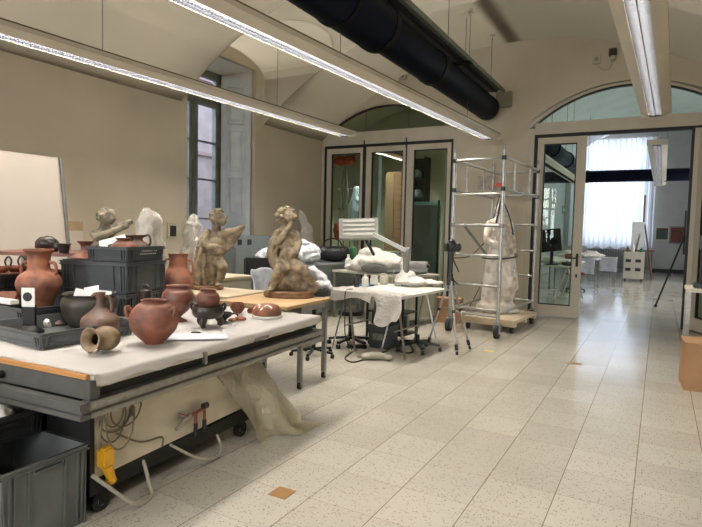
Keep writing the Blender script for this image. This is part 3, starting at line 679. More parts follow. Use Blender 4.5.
bm = tube(B(), [(bx0+.0, .70, .20), (bx0+.08, .85, .08), (bx0+.10, 1.0, .03), (bx0+.06, 1.1, .05), (bx0, 1.13, .12)], .009, 8, 5); ob('grey_hose', bm, M['greycable'], T)
bm = B(); cyl(bm, (bx0, .78, .33), (bx0+.05, .78, .33), .016); cyl(bm, (bx0+.04, .74, .31), (bx0+.04, .83, .345), .017); cyl(bm, (bx0+.05, .70, .30), (bx0+.05, .76, .315), .012); ob('brass_valve', bm, M['brass'], T)
bm = B(); cyl(bm, (bx0+.04, .83, .34), (bx0+.04, .99, .355), .011); cyl(bm, (bx0+.04, .88, .34), (bx0+.04, .88, .27), .010); cyl(bm, (bx0+.04, .96, .35), (bx0+.04, .96, .27), .010); bar(bm, (bx0+.055, .72, .39), (bx0+.055, .80, .35), .014, .006); ob('copper_tap', bm, M['copper'], T)
for y_ in (.88, .96): ob('tap_fitting', cyl(B(), (bx0+.04, y_, .28), (bx0+.04, y_, .20), .013), M['black'], T)
ob('tap_knob', cyl(B(), (bx0+.045, .94, .37), (bx0+.045, .98, .37), .018), M['black'], T)

# plastic sheet hanging from the table to the floor
def shf(u, v):
    # u across, v down
    top = Vector((-.28, 1.12+.85*u*.55, TZ-.19)); bot = Vector((-.14+.14*(u), 1.40+.46*u, .012))
    p = top.lerp(bot, v); p.x += .05*math.sin(u*9+v*3)*v+.10*v*v; p.y += .03*math.sin(u*7)
    if v > .86: p.x += .8*(v-.86)*u; p.y += .4*(v-.86)*u; p.z = max(.008, .05*(1-(v-.86)/.14)*(1+.6*math.sin(u*12)))
    return p
o = ob('plastic_sheet', drape(1, 1, 0, shf, 36, 40, .002, 3, .022, 7), M['filmy'], None, smooth=True, loc=A); o.rotation_euler = (0, 0, ANG); tag(o, 'crumpled yellowish plastic sheet hanging from the work table down to the floor', 'plastic sheet')
for v_ in o.data.vertices:
    if v_.co.z < .004: v_.co.z = .004

# ================================================================== CRATES
def crate(label, p, w, l, h, rotz, m, holes=False, ribs=4, flare=.012, group=None, name='plastic_crate', rimh=.025, handle=True, cat='crate'):
    """stacking crate; p = world position of the right front corner at its base; w to the left (-x), l away (+y)"""
    t = thing(name, label, cat, p, rotz, group); th = .006; bm = B()
    def wall(a, b):
        n = Vector((b[1]-a[1], -(b[0]-a[0]), 0)).normalized()   # outward
        return n
    cs = [(-w, 0), (0, 0), (0, l), (-w, l)]; ctr = Vector((-w/2, l/2, 0))
    box(bm, -w+.01, -.01, .01, l-.01, 0, th)
    for i in range(4):
        a = Vector((*cs[i], 0)); b = Vector((*cs[(i+1) % 4], 0)); n = wall(a, b)
        quad(bm, [a-n*flare, b-n*flare, b+Vector((0, 0, h)), a+Vector((0, 0, h))], -n*th)
    bmesh.ops.recalc_face_normals(bm, faces=bm.faces); ob('crate_body', bm, m, t)
    bm = B()
    for i in range(4):
        a = Vector((*cs[i], 0)); b = Vector((*cs[(i+1) % 4], 0)); n = wall(a, b); d_ = (b-a).normalized()
        for zz_ in (h-rimh, h-.003):
            q = [a-d_*.008, b+d_*.008]; bar(bm, q[0]+n*.005+Vector((0, 0, zz_)), q[1]+n*.005+Vector((0, 0, zz_)), .016, .006)
        quad(bm, [a+n*.001+Vector((0, 0, h-rimh)), b+n*.001+Vector((0, 0, h-rimh)), b+n*.001+Vector((0, 0, h)), a+n*.001+Vector((0, 0, h))], n*.005)
    ob('rim', bm, m, t)
    bm = B()
    for i in range(4):
        a = Vector((*cs[i], 0)); b = Vector((*cs[(i+1) % 4], 0)); n = wall(a, b); d_ = (b-a).normalized(); L = (b-a).length
        pos = [.03, .055, L-.055, L-.03] + ([.12, L-.12] if ribs > 4 else [])
        for s in pos:
            q = a+d_*s; bar(bm, q+n*(.002-flare*.8)+Vector((0, 0, .01)), q+n*.004+Vector((0, 0, h-rimh)), .008, .010)
        bar(bm, a-n*(flare-.004)+Vector((0, 0, .02)), b-n*(flare-.004)+Vector((0, 0, .02)), .008, .008)
    ob('ribs', bm, m, t)
    if handle:
        bm = B(); bar(bm, Vector((.007, l*.33, h-.045)), Vector((.007, l*.67, h-.045)), .01, .008); bar(bm, Vector((.007, l*.33, h-.045)), Vector((.007, l*.33, h-rimh)), .01, .008); bar(bm, Vector((.007, l*.67, h-.045)), Vector((.007, l*.67, h-rimh)), .01, .008); ob('handle', bm, m, t)
    if holes:
        bm = B(); n = int(l*.5/.028)
        for k in range(n):
            for r_ in range(2 if h < .2 else 3):
                y = l*.34+k*.026+r_*.009; box(bm, .0005-flare*.3, .0035, y, y+.011, h*.45+r_*.022, h*.45+r_*.022+.008)
        ob('painted_slots', bm, M['paperw'] if holes == 'lit' else M['black'], t)  # solid bars: white paints light through the slots, black their shade
    return t
# big grey crate on the floor, bottom left
crate('big mid-grey crate on the floor at the bottom left corner', (-2.437, 1.322, 0), .60, .42, .40, math.radians(2), M['crate2'], ribs=6)
ct = crate('black perforated crate holding a pale stone, resting on the big grey crate', (-2.755, 1.335, .408), .50, .38, .135, math.radians(2), M['blackplastic'], holes=True)
o = blob('stone_fragment', [('e', (0, 0, .07), (.11, .09, .075)), ('e', (-.07, .03, .06), (.07, .06, .05)), ('e', (.05, -.03, .05), (.06, .05, .05))], .008, M['plaster'], None, 3, (.006, 18, (1, 1, 1))); o.location = (-2.93, 1.56, .418); tag(o, 'pale rough stone lump inside the black perforated crate', 'stone')
ob_ = crate('dark crate inside the big grey crate, only its base showing', (-2.60, 1.38, .012), .30, .28, .16, math.radians(2), M['blackplastic'], handle=False)
o = ob('white_card', bx(-.04, .04, -.03, .03, 0, .004), M['paperw'], None, loc=(-2.58, 1.40, .178)); o.rotation_euler = (.0, 0, .4); tag(o, 'small white card lying in the big grey floor crate', 'card')

# trays and crate stack on the table
fr = at(41, 350, Z=PZ); rr = at(133, 334, Z=PZ)
ta = math.atan2(-(rr.x-fr.x), (rr.y-fr.y))
TRAY1 = crate('shallow grey tray in front, on the near left of the table paper', (fr.x, fr.y, PZ), .60, (rr-fr).length, .088, ta, M['crate2'], rimh=.018, name='plastic_tray', cat='tray', handle=False)
sc_ = at(127, 317, Z=PZ); sr = at(167, 306, Z=PZ)
sang = math.radians(13)
S1 = crate('dark grey crate at the bottom of the crate stack on the table', (sc_.x, sc_.y, PZ), .60, .48, .165, sang, M['crate'], ribs=6)
S2 = crate('tall dark grey crate in the middle of the stack on the table', (sc_.x, sc_.y, PZ+.17), .60, .48, .235, sang, M['crate'], ribs=6)
R2 = Matrix.Rotation(sang, 3, 'Z'); p3 = Vector((sc_.x, sc_.y, 0))+R2 @ Vector((-.005, .01, 0))
S3 = crate('smaller perforated dark crate on top of the stack, full of pots', (p3.x, p3.y, PZ+.41), .36, .45, .11, sang, M['crate'], holes='lit', rimh=.02)
# two more black trays left, behind the front tray
b2 = at(55, 313, Z=PZ+.02)
B1 = crate('black tray with pale rim holding the big amphora, behind the front tray', (-3.56, 2.08, PZ), .62, .56, .13, ta, M['crate'], rimh=.02, name='plastic_tray', cat='tray', handle=False)
B2 = crate('black tray at the left edge on the table, below the row of handled cups', (-4.22, 2.30, PZ), .30, .60, .19, math.radians(4), M['blackplastic'], rimh=.02, name='plastic_tray', cat='tray', handle=False)
B3 = crate('black tray topmost at the left edge, holding the handled cups', (-4.23, 2.31, PZ+.195), .28, .58, .10, math.radians(4), M['blackplastic'], rimh=.02, name='plastic_tray', cat='tray', handle=False)

# ================================================================== POTS
def pot(name, label, cat, px, py, z, prof, m, Y=None, parts=None, rot=0, t=1.2, X=None, seg=36):
    """profile in photo pixels (radius, height) at the pot's own distance"""
    p = at(px, py, Z=z) if X is None else Vector((X[0], X[1], z)); s = depth(p)/F
    th = thing(name, label, cat, (p.x, p.y, z), rot)
    ob('vessel_body', lathe(B(), vessel([(r*s, h*s) for r, h in prof], t*s), seg), m, th, smooth=True)
    if parts: parts(th, s)
    return th, s
def handle_(th, s, pts, r, m, name='handle'):
    return ob(name, tube(B(), [Vector(p)*s for p in pts], r*s, 8, 5), m, th, smooth=True)
# camera-facing sideways direction used to turn handles: local x = image right
VA = YAW
# 1 round terracotta pot
def f1(th, s):
    for q in (-1, 1): handle_(th, s, [(q*18.5, -6, 32), (q*23, -9, 37), (q*24, -10, 33), (q*22, -9, 27)], 2.0, M['terra'])
pot('terracotta_pot', 'round terracotta pot with wide dark mouth, front of the table paper', 'pot', 154, 343, PZ, [(9, 0), (9.6, 1.5), (14.5, 6), (21, 13.5), (23.6, 22.5), (22.4, 31), (17, 38), (12.2, 41), (13, 43.5)], M['terra'], rot=VA, parts=f1)
# 2 long-necked jug
def f2(th, s):
    handle_(th, s, [(4, 1, 41), (8, 2, 40), (10.5, 2, 32), (10, 1, 24)], 1.6, M['brownpot'])
    bm = B(); tube(bm, [Vector((-1, 0, 40))*s, Vector((-4, -1, 43))*s, Vector((-8, -2, 40))*s], lambda k: (3.4-2.0*k)*s, 10, 4); ob('beaked_spout', bm, M['brownpot'], th, smooth=True)
pot('long_necked_jug', 'dark brown jug with long neck and beaked spout, behind the jug lying down', 'jug', 100.5, 337, PZ, [(9, 0), (9.5, 1), (15, 5), (18.3, 12), (17.5, 19), (11, 25), (5, 31), (3.6, 38), (4.2, 42), (5.4, 45)], M['brownpot'], rot=VA, parts=f2, t=1)
# 3 beige jug lying on its side, mouth towards lower left
p = at(101, 353, Z=PZ); s = depth(p)/F
th = thing('lying_jug', 'beige jug lying on its side with its mouth to the left', 'jug', (p.x, p.y, PZ), VA)
prof = [(3, 0), (7, 1), (10.5, 5), (12.6, 12), (11.8, 19), (8, 24), (6.4, 27), (8.5, 31), (12.2, 34)]
mt = Matrix.Translation((7*s, 18*s, 12.4*s)) @ Matrix.Rotation(math.radians(70), 4, 'Z') @ Matrix.Rotation(math.radians(-84), 4, 'Y')
ob('vessel_body', lathe(B(), vessel([(r*s, h*s) for r, h in prof], 1.1*s), 36, mt), M['beigepot'], th, smooth=True)
bm = tube(B(), [mt @ (Vector(q)*s) for q in ((-8, 6, 30), (-13, 7, 27), (-15, 6, 21), (-11, 4, 16))], 1.3*s, 8, 5); 
for v_ in bm.verts: v_.co.z = max(v_.co.z, .001)
ob('handle', bm, M['beigepot'], th, smooth=True)
# 4 big amphora in the black tray
def f4(th, s):
    for q in (-1, 1): handle_(th, s, [(q*10.5, 0, 53), (q*15.5, 0, 52), (q*17.5, 0, 45), (q*15, 0, 37)], 1.8, M['terra'])
P4 = Vector((-3.95, 2.43, 0)); s4 = depth((P4.x, P4.y, PZ+.07))/F
pot('amphora', 'big orange-red amphora with wide flat rim and two handles, in the black tray', 'amphora', 0, 0, PZ+.012, [(8, 0), (9, 2), (12, 10), (17.5, 22), (20.8, 31), (18.5, 39), (12, 44), (10.2, 47), (10.2, 55), (11.2, 61), (13.6, 64), (13.8, 66)], M['terra2'], rot=VA, parts=f4, X=(P4.x, P4.y), t=1.6)
# 5 dark bowl with papers, in the front tray
p5 = Vector(at(91, 324, Z=PZ+.01)); 
pot('dark_bowl', 'wide black-brown bowl filled with white paper, standing in the front tray', 'bowl', 0, 0, PZ+.008, [(17, 0), (19, 1), (24, 10), (26.5, 20), (25.5, 26), (23, 29), (24.5, 31), (25.5, 32)], M['bucchero'], rot=VA, X=(at(90, 326, Z=PZ).x, at(90, 326, Z=PZ).y), t=1)
pb = at(90, 326, Z=PZ); s = depth(pb)/F; random.seed(3)
for k, (ox, oy, w_, h_, rz, ty, lab) in enumerate([(-10, 4, 16, 9, .3, .25, 'left-hand folded white paper in the dark bowl'), (-2, 8, 17, 12, -.2, -.2, 'tallest white paper sheet in the dark bowl'), (9, 8, 16, 8, .1, .1, 'right-hand white paper sheet in the dark bowl')]):
    bm = bx(-w_/2*s, w_/2*s, -.002, .002, 0, h_*s); 
    o = ob('paper_sheet', bm, M['paperw'], None, loc=(pb.x+(ox*math.cos(VA)-oy*math.sin(VA))*s, pb.y+(ox*math.sin(VA)+oy*math.cos(VA))*s, PZ+27*s)); o.rotation_euler = (-.25, ty, VA+rz); tag(o, lab, 'paper', 'papers in the dark bowl')
# 6 card on a black stand
p = at(29, 329, Z=PZ); p = Vector((-3.22, 2.03, 0)); s = depth((p.x, p.y, PZ))/F
ps = at(30, 332, Z=PZ+.01); s = depth(ps)/F
th = thing('artefact_stand', 'black stand with a white card bearing a dark oval, in the front tray', 'stand', (ps.x, ps.y, PZ+.008), VA)
ob('stand_base', lathe(B(), [(13*s, 0), (13*s, 1.5*s), (7*s, 6*s), (6*s, 7*s)], 24), M['blackmetal'], th, smooth=True); ob('stand_column', bx(-6*s, 6*s, -2*s, 2*s, 6*s, 28*s, bevel=.002), M['blackmetal'], th)
c_ = ob('card', bx(-6.6*s, 6.6*s, -2.6*s, -2.0*s, 26*s, 45*s, bevel=.0015), M['whitep'], th)
bm = B(); bmesh.ops.create_cone(bm, cap_ends=True, segments=24, radius1=1, radius2=1, depth=1, matrix=Matrix.Translation((-.5*s, -2.7*s, 36*s)) @ Matrix.Rotation(PI/2, 4, 'X') @ Matrix.Diagonal((4.6*s, 4.6*s, .4*s, 1))); ob('dark_oval', bm, M['black'], c_)
# shards in trays
def shard(label, x, y, z, m, r=8, cat='fragment', name='pottery_fragment', rot=0, tall=.5, s=None, group=None):
    p = at(x, y, Z=z); s = depth(p)/F
    bm = B(); bmesh.ops.create_icosphere(bm, subdivisions=2, radius=1)
    rr_ = random.Random(int(x*13+y*7))
    for v_ in bm.verts:
        v_.co.x *= r*s; v_.co.y *= r*.7*s; v_.co.z *= r*tall*s; v_.co *= 1+.35*noise.noise(v_.co*40+Vector((x, y, 0))); v_.co.z = max(0, v_.co.z+r*tall*s*.5)
    o = ob(name, bm, m, None, loc=(p.x, p.y, z)); o.rotation_euler = (0, 0, VA+rot); return tag(o, label, cat, group)
shard('white pointed fragment in the front tray right of the black stand', 46, 327, PZ+.008, M['whitep'], 5, tall=1.1)
shard('flat grey-brown fragment lying in the front tray before the bowl', 57, 325, PZ+.008, mat('grey_brown_shard', (.18, .12, .10), .7), 9, tall=.4)
shard('small white plaster piece in the front tray beside the dark bowl', 69, 321, PZ+.008, M['whitep'], 4)
shard('red-brown fragment at the left in the amphora tray', 10, 304, PZ+.10, M['terra'], 13, tall=.7)
shard('small white crumb on the paper right of the front tray', 131, 332, PZ, M['whitep'], 3)
shard('white tuft lying behind the long-necked jug', 121, 316+12, PZ, M['whitep'], 4)
# 7 stacked vases right of the crates
def f7(th, s):
    for q in (-1, 1): handle_(th, s, [(q*9, 0, 31), (q*12.5, 0, 28), (q*13, 0, 20), (q*12.5, 0, 14)], 1.1, M['terra2'])
pot('tall_vase', 'red vase with tall neck standing behind the round-bellied dark vase', 'vase', 178, 305, PZ, [(6, 0), (7, 1), (10, 8), (14, 18), (15, 25), (12, 33), (9.2, 38), (8.6, 44), (9.4, 50), (10, 51.5)], M['terra2'], rot=VA, parts=lambda th, s: [handle_(th, s, [(q*9, 0, 46), (q*13, 0, 44), (q*15, 0, 36), (q*14, 0, 30)], 1.1, M['terra2']) for q in (-1, 1)])
pot('footed_vase', 'round-bellied red-brown vase on a small dark foot, right of the round pot', 'vase', 178, 321, PZ, [(9, 0), (8, 1.2), (3.2, 4), (4.5, 6), (11, 12), (15.5, 21), (14.6, 29), (10.5, 33), (11.8, 36)], M['redbrown'], rot=VA)
# 8 black three-legged vessel with a pot inside
p = at(208, 327, Z=PZ); s = depth(p)/F
th = thing('tripod_vessel', 'black glossy vessel on stubby legs with a round red-brown pot on it', 'vessel', (p.x, p.y, PZ), VA)
ob('vessel_body', lathe(B(), vessel([(8*s, 9*s), (13*s, 10.5*s), (15.5*s, 15*s), (15*s, 20*s), (13.5*s, 21.5*s), (14.5*s, 23*s)], 1.2*s), 32), M['blackpot'], th, smooth=True)
for a in (-100, 20, 145):
    c0, s0 = math.cos(math.radians(a)), math.sin(math.radians(a))
    ob('leg', tube(B(), [(c0*9*s, s0*9*s, 12*s), (c0*12*s, s0*12*s, 6*s), (c0*11.5*s, s0*11.5*s, 3*s), (c0*11*s, s0*11*s, 1.0*s)], lambda k: (4.6-2.3*k)*s*.9, 10, 4), M['blackpot'], th, smooth=True)
for q in (-1, 1): handle_(th, s, [(q*14, 0, 22), (q*16.5, 0, 24), (q*17, 0, 20), (q*15, 0, 17)], 1.3, M['blackpot'])
th = thing('round_pot', 'small round red-brown pot sitting on the black three-legged vessel', 'pot', (p.x, p.y, PZ+14*s), VA)
ob('vessel_body', lathe(B(), vessel([(5*s, 0), (7*s, .8*s), (9*s, 6*s), (11.5*s, 13*s), (10.5*s, 19*s), (7.5*s, 22*s), (8.5*s, 24*s)], 1*s), 32), M['redbrown'], th, smooth=True)
# small things at the right end of the table
def fc(th, s): handle_(th, s, [(6, 0, 7), (10, 0, 9), (13, 0, 8), (14, 0, 6.5)], .9, M['blackpot'])
pot('black_cup', 'small black stemmed cup with a side handle, right of the three-legged vessel', 'cup', 224, 322, PZ, [(4.5, 0), (4, .6), (2, 1.5), (3, 3), (8, 7), (8.6, 9.5)], M['blackpot'], rot=VA, parts=fc)
pot('small_bowl', 'small dark red round bowl behind the orange fragments', 'bowl', 237.5, 313, PZ, [(3, 0), (4, .5), (6.6, 4), (7.2, 7), (6.2, 10.5)], M['redbrown'], rot=VA)
shard('orange pottery fragment with pale edge, right of the black cup', 240, 320, PZ, M['terra2'], 6, tall=.45)
shard('smaller pinkish fragment lying against the orange one', 232, 321, PZ, mat('pinkish_clay', (.45, .23, .15), .6), 4.5, tall=.5, rot=.8)
p = at(267, 317, Z=PZ); s = depth(p)/F
th = thing('restored_dish', 'broken red-brown dish upside down with white joins, at the far end of the table', 'dish', (p.x, p.y, PZ), VA)
ob('vessel_body', lathe(B(), [(13.5*s, 2*s), (14.5*s, 4*s), (14*s, 8*s), (11*s, 12*s), (5*s, 13.5*s), (0, 13.8*s)][0:6], 36), mat('restored_dark_clay', (.14, .065, .04), .5, col2=(.30, .10, .05), scale=10, lo=.45, hi=.6), th, smooth=True)
ob('support_ring', lathe(B(), [(14*s, 0), (15*s, .3*s), (15*s, 2.2*s), (13*s, 2.6*s)], 32), M['whitep'], th)
for k, (a0, a1) in enumerate(((200, 240), (250, 300))):
    pts = [(14.2*s*math.cos(math.radians(a0))*.95, 14.2*s*math.sin(math.radians(a0))*.95, 8.5*s), (9*s*math.cos(math.radians((a0+a1)/2)), 9*s*math.sin(math.radians((a0+a1)/2)), 12.9*s), (12.5*s*math.cos(math.radians(a1)), 12.5*s*math.sin(math.radians(a1)), 10.6*s)]
    ob('white_join', tube(B(), pts, .8*s, 6, 5), M['whitep'], th)
shard('terracotta rim piece leaning on the left of the broken dish', 253, 313, PZ, M['terra2'], 6, tall=.8)
o = ob('paper_sheet', bx(-.19, .19, -.10, .10, 0, .0015), mat('bluish_paper', (.62, .64, .72), .7, col2=(.56, .58, .66), scale=12), None, loc=(at(196, 337, Z=PZ).x, at(196, 337, Z=PZ).y, PZ+.003)); o.rotation_euler = (0, 0, .75); tag(o, 'bluish printed sheet lying on the table paper before the three-legged vessel', 'paper')
o = ob('black_clip', bx(-.03, .03, -.006, .006, 0, .008, bevel=.002), M['blackmetal'], None, loc=(at(196, 334, Z=PZ).x, at(196, 334, Z=PZ).y, PZ+.006)); o.rotation_euler = (0, 0, .6); tag(o, 'small black clip lying on the bluish sheet', 'clip')
pot('small_black_bottle', 'little black lidded bottle behind the round terracotta pot', 'bottle', 145, 318, PZ, [(6, 0), (6.5, 1), (6.5, 26), (6, 28), (3, 30), (3, 31)], M['blackpot'], rot=VA, parts=lambda th, s: handle_(th, s, [(-5, 0, 29), (-2, 0, 33), (2, 0, 33), (5, 0, 30)], .9, M['blackpot'], 'loop_handle'))
# ---- things in the top crate
Z3 = PZ+.41; c3 = lambda x, y, z: Vector((p3.x, p3.y, 0))+R2 @ Vector((x, y, 0))+Vector((0, 0, z))
def potat(name, label, cat, P_, prof, m, parts=None, t=1):
    s = depth(P_)/F; th = thing(name, label, cat, P_, VA); ob('vessel_body', lathe(B(), vessel([(r*s, h*s) for r, h in prof], t*s), 30), m, th, smooth=True)
    if parts: parts(th, s)
    return th
potat('flared_pot', 'orange clay pot poking out of the top crate, middle of its contents', 'pot', c3(-.14, .14, Z3+.006), [(5, 0), (7, 1), (11, 9), (12, 14), (8, 18), (6, 19.5), (8.5, 22)], M['terra'])
potat('dark_jug', 'dark jug with a curved handle in the top crate, right of the orange pot', 'jug', c3(-.12, .29, Z3+.006), [(5, 0), (7, 1), (10, 8), (10, 14), (5, 18), (4, 21), (6.5, 24)], M['brownpot'], lambda th, s: handle_(th, s, [(4, 0, 22), (10, 0, 24), (12, 0, 17), (9, 0, 12)], 1.1, M['blackpot']))
potat('round_black_pot', 'black round pot behind the orange pot in the top crate', 'pot', c3(-.23, .33, Z3+.006), [(5, 0), (7, 1), (9, 8), (8.5, 15), (6, 20), (7.5, 23)], M['blackpot'])
q = c3(-.19, .085, Z3+.085); o = ob('white_card', bx(-.105, .105, -.001, .001, 0, .10), M['paperw'], None, loc=q); o.rotation_euler = (-.35, -.28, VA); tag(o, 'white card with a dark photo printed on it, leaning out of the top crate', 'card')
d_ = ob('dark_print', bx(-.04, .015, -.0025, -.0012, .015, .05, bevel=.0005), M['bucchero'], o)
# pot left of the top crate, standing on the middle crate
LID = PZ+.407
pm_ = Vector((sc_.x, sc_.y, 0))+R2 @ Vector((-.485, .13, 0)); o = ob('crate_lid', bx(-.29, -.01, .01, .41, 0, .006), M['crate'], None, loc=(sc_.x, sc_.y, LID)); 
o.data.transform(Matrix.Translation((-.305, 0, 0))); o.rotation_euler = (0, 0, sang); tag(o, 'flat grey board covering the left half of the middle crate', 'board')
pm_.z = LID+.006
potat('wide_rim_jar', 'reddish-brown jar with wide flat rim, left of the top crate', 'jar', pm_, [(13, 0), (14, .8), (12, 3), (7, 6), (4.5, 9), (4.5, 13), (7.5, 16.5), (8, 17.5)], M['redbrown'], t=1.4)
pk = Vector((sc_.x, sc_.y, LID+.006))+R2 @ Vector((-.54, .14, 0)); s = depth(pk)/F
potat('black_bowl', 'black flared bowl on the brown stand top, right of the dark domed piece', 'bowl', at(64, 253, Z=1.252), [(4, 0), (4.6, 1), (5.4, 5), (6.2, 8), (7.6, 9.5)], M['blackpot'])
pl = Vector((-3.86, 2.85, PZ+.20))
# box under the dark lump: crate behind the amphora
crate('dark crate behind the big amphora, level with the crate stack', (-4.06, 2.93, PZ), .30, .42, .37, math.radians(10), M['crate'], handle=False)
pl = Vector((-4.25, 3.14, PZ+.373)); o = ob('crate_lid', bx(-.15, .15, -.2, .2, 0, .006), M['redbrown'], None, loc=pl); o.rotation_euler = (0, 0, .2); tag(o, 'brown board on the crate behind the amphora', 'board')
th = blob('dark_helmet', [('e', (0, 0, .05), (.085, .07, .055)), ('e', (.05, 0, .03), (.07, .05, .035)), ('e', (-.05, .02, .03), (.05, .05, .03))], .008, M['blackpot'], None, 3, (.004, 20, (1, 1, 1))); ph_ = at(47, 251, Z=1.252); th.location = ph_; th.scale = (1.12, 1.12, 1.25); th.rotation_euler = (0, 0, VA); tag(th, 'dark domed corroded metal piece above the amphora', 'artefact')
pq = at(60, 254, Z=1.235); t = thing('side_stand', 'tall stand with a reddish brown board on top, behind the amphora and crate stack', 'stand', (pq.x-.15, pq.y+.05, 0), VA-.1)
ob('stand_top', bx(-.45, .42, -.22, .22, 1.22, 1.25, bevel=.003), M['redbrown'], t)
for x in (-.42, .39):
    for y in (-.19, .19): ob('leg', bx(x-.018, x+.018, y-.018, y+.018, 0, 1.22), M['graypaint'], t)
ob('lower_shelf', bx(-.43, .40, -.2, .2, .5, .52), M['graypaint'], t)
# row of handled cups top left
for k, (x, lab) in enumerate(((1, 'red handled cup at the far left of the cup row'), (15, 'red handled cup in the middle of the cup row'), (28, 'red handled cup in the row, beside the amphora neck'))):
    q = Vector((at(x, 262, X=-4.37).x+.0, at(x, 262, X=-4.37).y, PZ+.195+.108)); s = depth(q)/F
    if k == 0: q.y = max(q.y, 2.36)
    th = thing('handled_cup', lab, 'cup', q, VA, 'handled cups in a row')
    ob('vessel_body', lathe(B(), vessel([(4*s, 0), (4.5*s, .5*s), (8*s, 3*s), (8.6*s, 6*s)], .8*s), 24), M['redbrown'], th, smooth=True)
    ob('loop_handle', tube(B(), [(-8*s, 0, 4*s), (-10*s, 0, 10*s), (-6.5*s, 0, 15*s), (-3.5*s, 0, 11*s), (-4.5*s, 0, 6*s)], .9*s, 8, 5), M['blackpot'], th, smooth=True)
o = ob('support_board', bx(-.27, -.01, .01, .57, 0, .004), M['redbrown'], None, loc=(-4.23, 2.31, PZ+.298)); o.rotation_euler = (0, 0, math.radians(4)); tag(o, 'reddish board under the row of handled cups', 'board')
for k, (x, y, lab) in enumerate(((4, 268, 'larger white triangular card under the cup row'), (20, 268, 'small white triangular card under the cup row'))):
    q = at(x, y+4, X=-4.35); q = Vector((-4.33-.0 if k == 0 else -4.27, 2.285, PZ+.192)); s = depth(q)/F; bm = B(); w_ = 5 if k == 0 else 3
    vs = [(-w_*s, 0, 0), (w_*s, 0, 0), (0, 0, (8-k*4)*s)]; quad(bm, vs, (0, .003, 0)); bmesh.ops.recalc_face_normals(bm, faces=bm.faces)
    o = ob('white_card', bm, M['paperw'], None, loc=q); o.rotation_euler = (-.1, 0, VA); tag(o, lab, 'card')
o = ob('polystyrene_strip', bx(-.25, .25, -.03, .03, 0, .03, bevel=.004), M['whitep'], None, loc=(-4.02, 2.15, PZ+.135)); o.rotation_euler = (0, 0, math.radians(0)); tag(o, 'long white strip lying on the tray left of the amphora', 'strip')

# ================================================================== STATUES AND THEIR TABLES
def table4(label, x0, x1, y0, y1, z, rotz, mtop, mleg, top_over=(0, 0, 0, 0), leg=.04, wheels=True, name='rolling_table', stretcher=.40, th_=.03, group=None):
    cx, cy = (x0+x1)/2, (y0+y1)/2; t = thing(name, label, 'table', (cx, cy, 0), rotz, group); hx, hy = (x1-x0)/2, (y1-y0)/2
    a, b, c, d = top_over; ob('tabletop', bx(-hx-a, hx+b, -hy-c, hy+d, z-th_, z, bevel=.003), mtop, t)
    for sx in (-1, 1):
        for sy in (-1, 1):
            l = ob('leg', bx(sx*(hx-leg/2)-leg/2, sx*(hx-leg/2)+leg/2, sy*(hy-leg/2)-leg/2, sy*(hy-leg/2)+leg/2, .075 if wheels else .0, z-th_), mleg, t)
            if wheels:
                x, y = sx*(hx-leg/2), sy*(hy-leg/2); ob('caster_wheel', cyl(B(), (x-.013, y, .03), (x+.013, y, .03), .03), M['rubber'], l)
                bm = B(); [box(bm, x+q*.018-.002, x+q*.018+.002, y-.015, y+.015, .02, .078) for q in (-1, 1)]; ob('fork', bm, M['steel'], l)
    bm = B()
    for sy in (-1, 1): box(bm, -hx, hx, sy*(hy-leg/2)-.015, sy*(hy-leg/2)+.015, z-th_-.05, z-th_)
    for sx in (-1, 1): box(bm, sx*(hx-leg/2)-.015, sx*(hx-leg/2)+.015, -hy, hy, z-th_-.05, z-th_)
    ob('apron', bm, mleg, t)
    if stretcher:
        bm = B(); box(bm, -hx, hx, hy-leg/2-.012, hy-leg/2+.012, stretcher-.02, stretcher+.01); box(bm, hx-leg/2-.012, hx-leg/2+.012, -hy, hy, stretcher-.02, stretcher+.01); box(bm, -hx+leg/2-.012, -hx+leg/2+.012, -hy, hy, stretcher-.02, stretcher+.01); ob('stretcher', bm, mleg, t)
    return t
table4('rolling steel-legged table with a light wooden top carrying the seated cherub', -3.62, -2.86, 4.20, 4.70, .80, .05, M['wood'], M['graypaint'], (.02, .0, .24, .07))
table4('table with a grey-brown top carrying the standing cherub', -4.55, -3.80, 4.15, 4.85, .80, .05, M['palewood'], M['graypaint'], (.0, .08, .0, .0))
table4('table behind the crates carrying the cherub bust and a wrapped piece', -6.2, -4.62, 3.72, 4.5, .80, .0, M['palewood'], M['graypaint'], wheels=False)
def statue(label, base, m, shapes, folds=(.0028, 22, (1, 1, .4)), vox=.62, s=None, base_r=None, bm_=None, name='cherub_statue', sy=1, extra=None):
    s = s or depth(base)/F; t = thing(name, label, 'statue', base, VA)
    zb = base_r[1] if base_r else 0
    if base_r:
        r, h, ry = base_r; bm = B(); lathe(bm, [(r*s*.96, 0), (r*s, h*s*.2), (r*s, h*s*.8), (r*s*.95, h*s)], 28)
        for v_ in bm.verts: v_.co.y *= ry; v_.co += v_.co*.06*noise.noise(v_.co*14)*(1 if v_.co.z > 0 else 0); v_.co.z = max(v_.co.z, 0)
        ob('plinth', bm, bm_ or M['darkwood'], t)
    b = blob('figure', shapes, vox, m, t, 2, folds, s); return t, s
c = lambda pts, rs: ('c', pts, rs)
e = lambda p, r, *k: ('e', p, r, *k)
def curls(cx, cy, cz, r, n, seed, cut=lambda d: True):
    rnd = random.Random(seed); out = []
    while len(out) < n:
        d = Vector((rnd.gauss(0, 1), rnd.gauss(0, 1), rnd.gauss(0, 1))).normalized()
        if cut(d): out.append(e((cx+d.x*r, cy+d.y*r, cz+d.z*r), (2.5, 2.5, 2.1)))
    return out
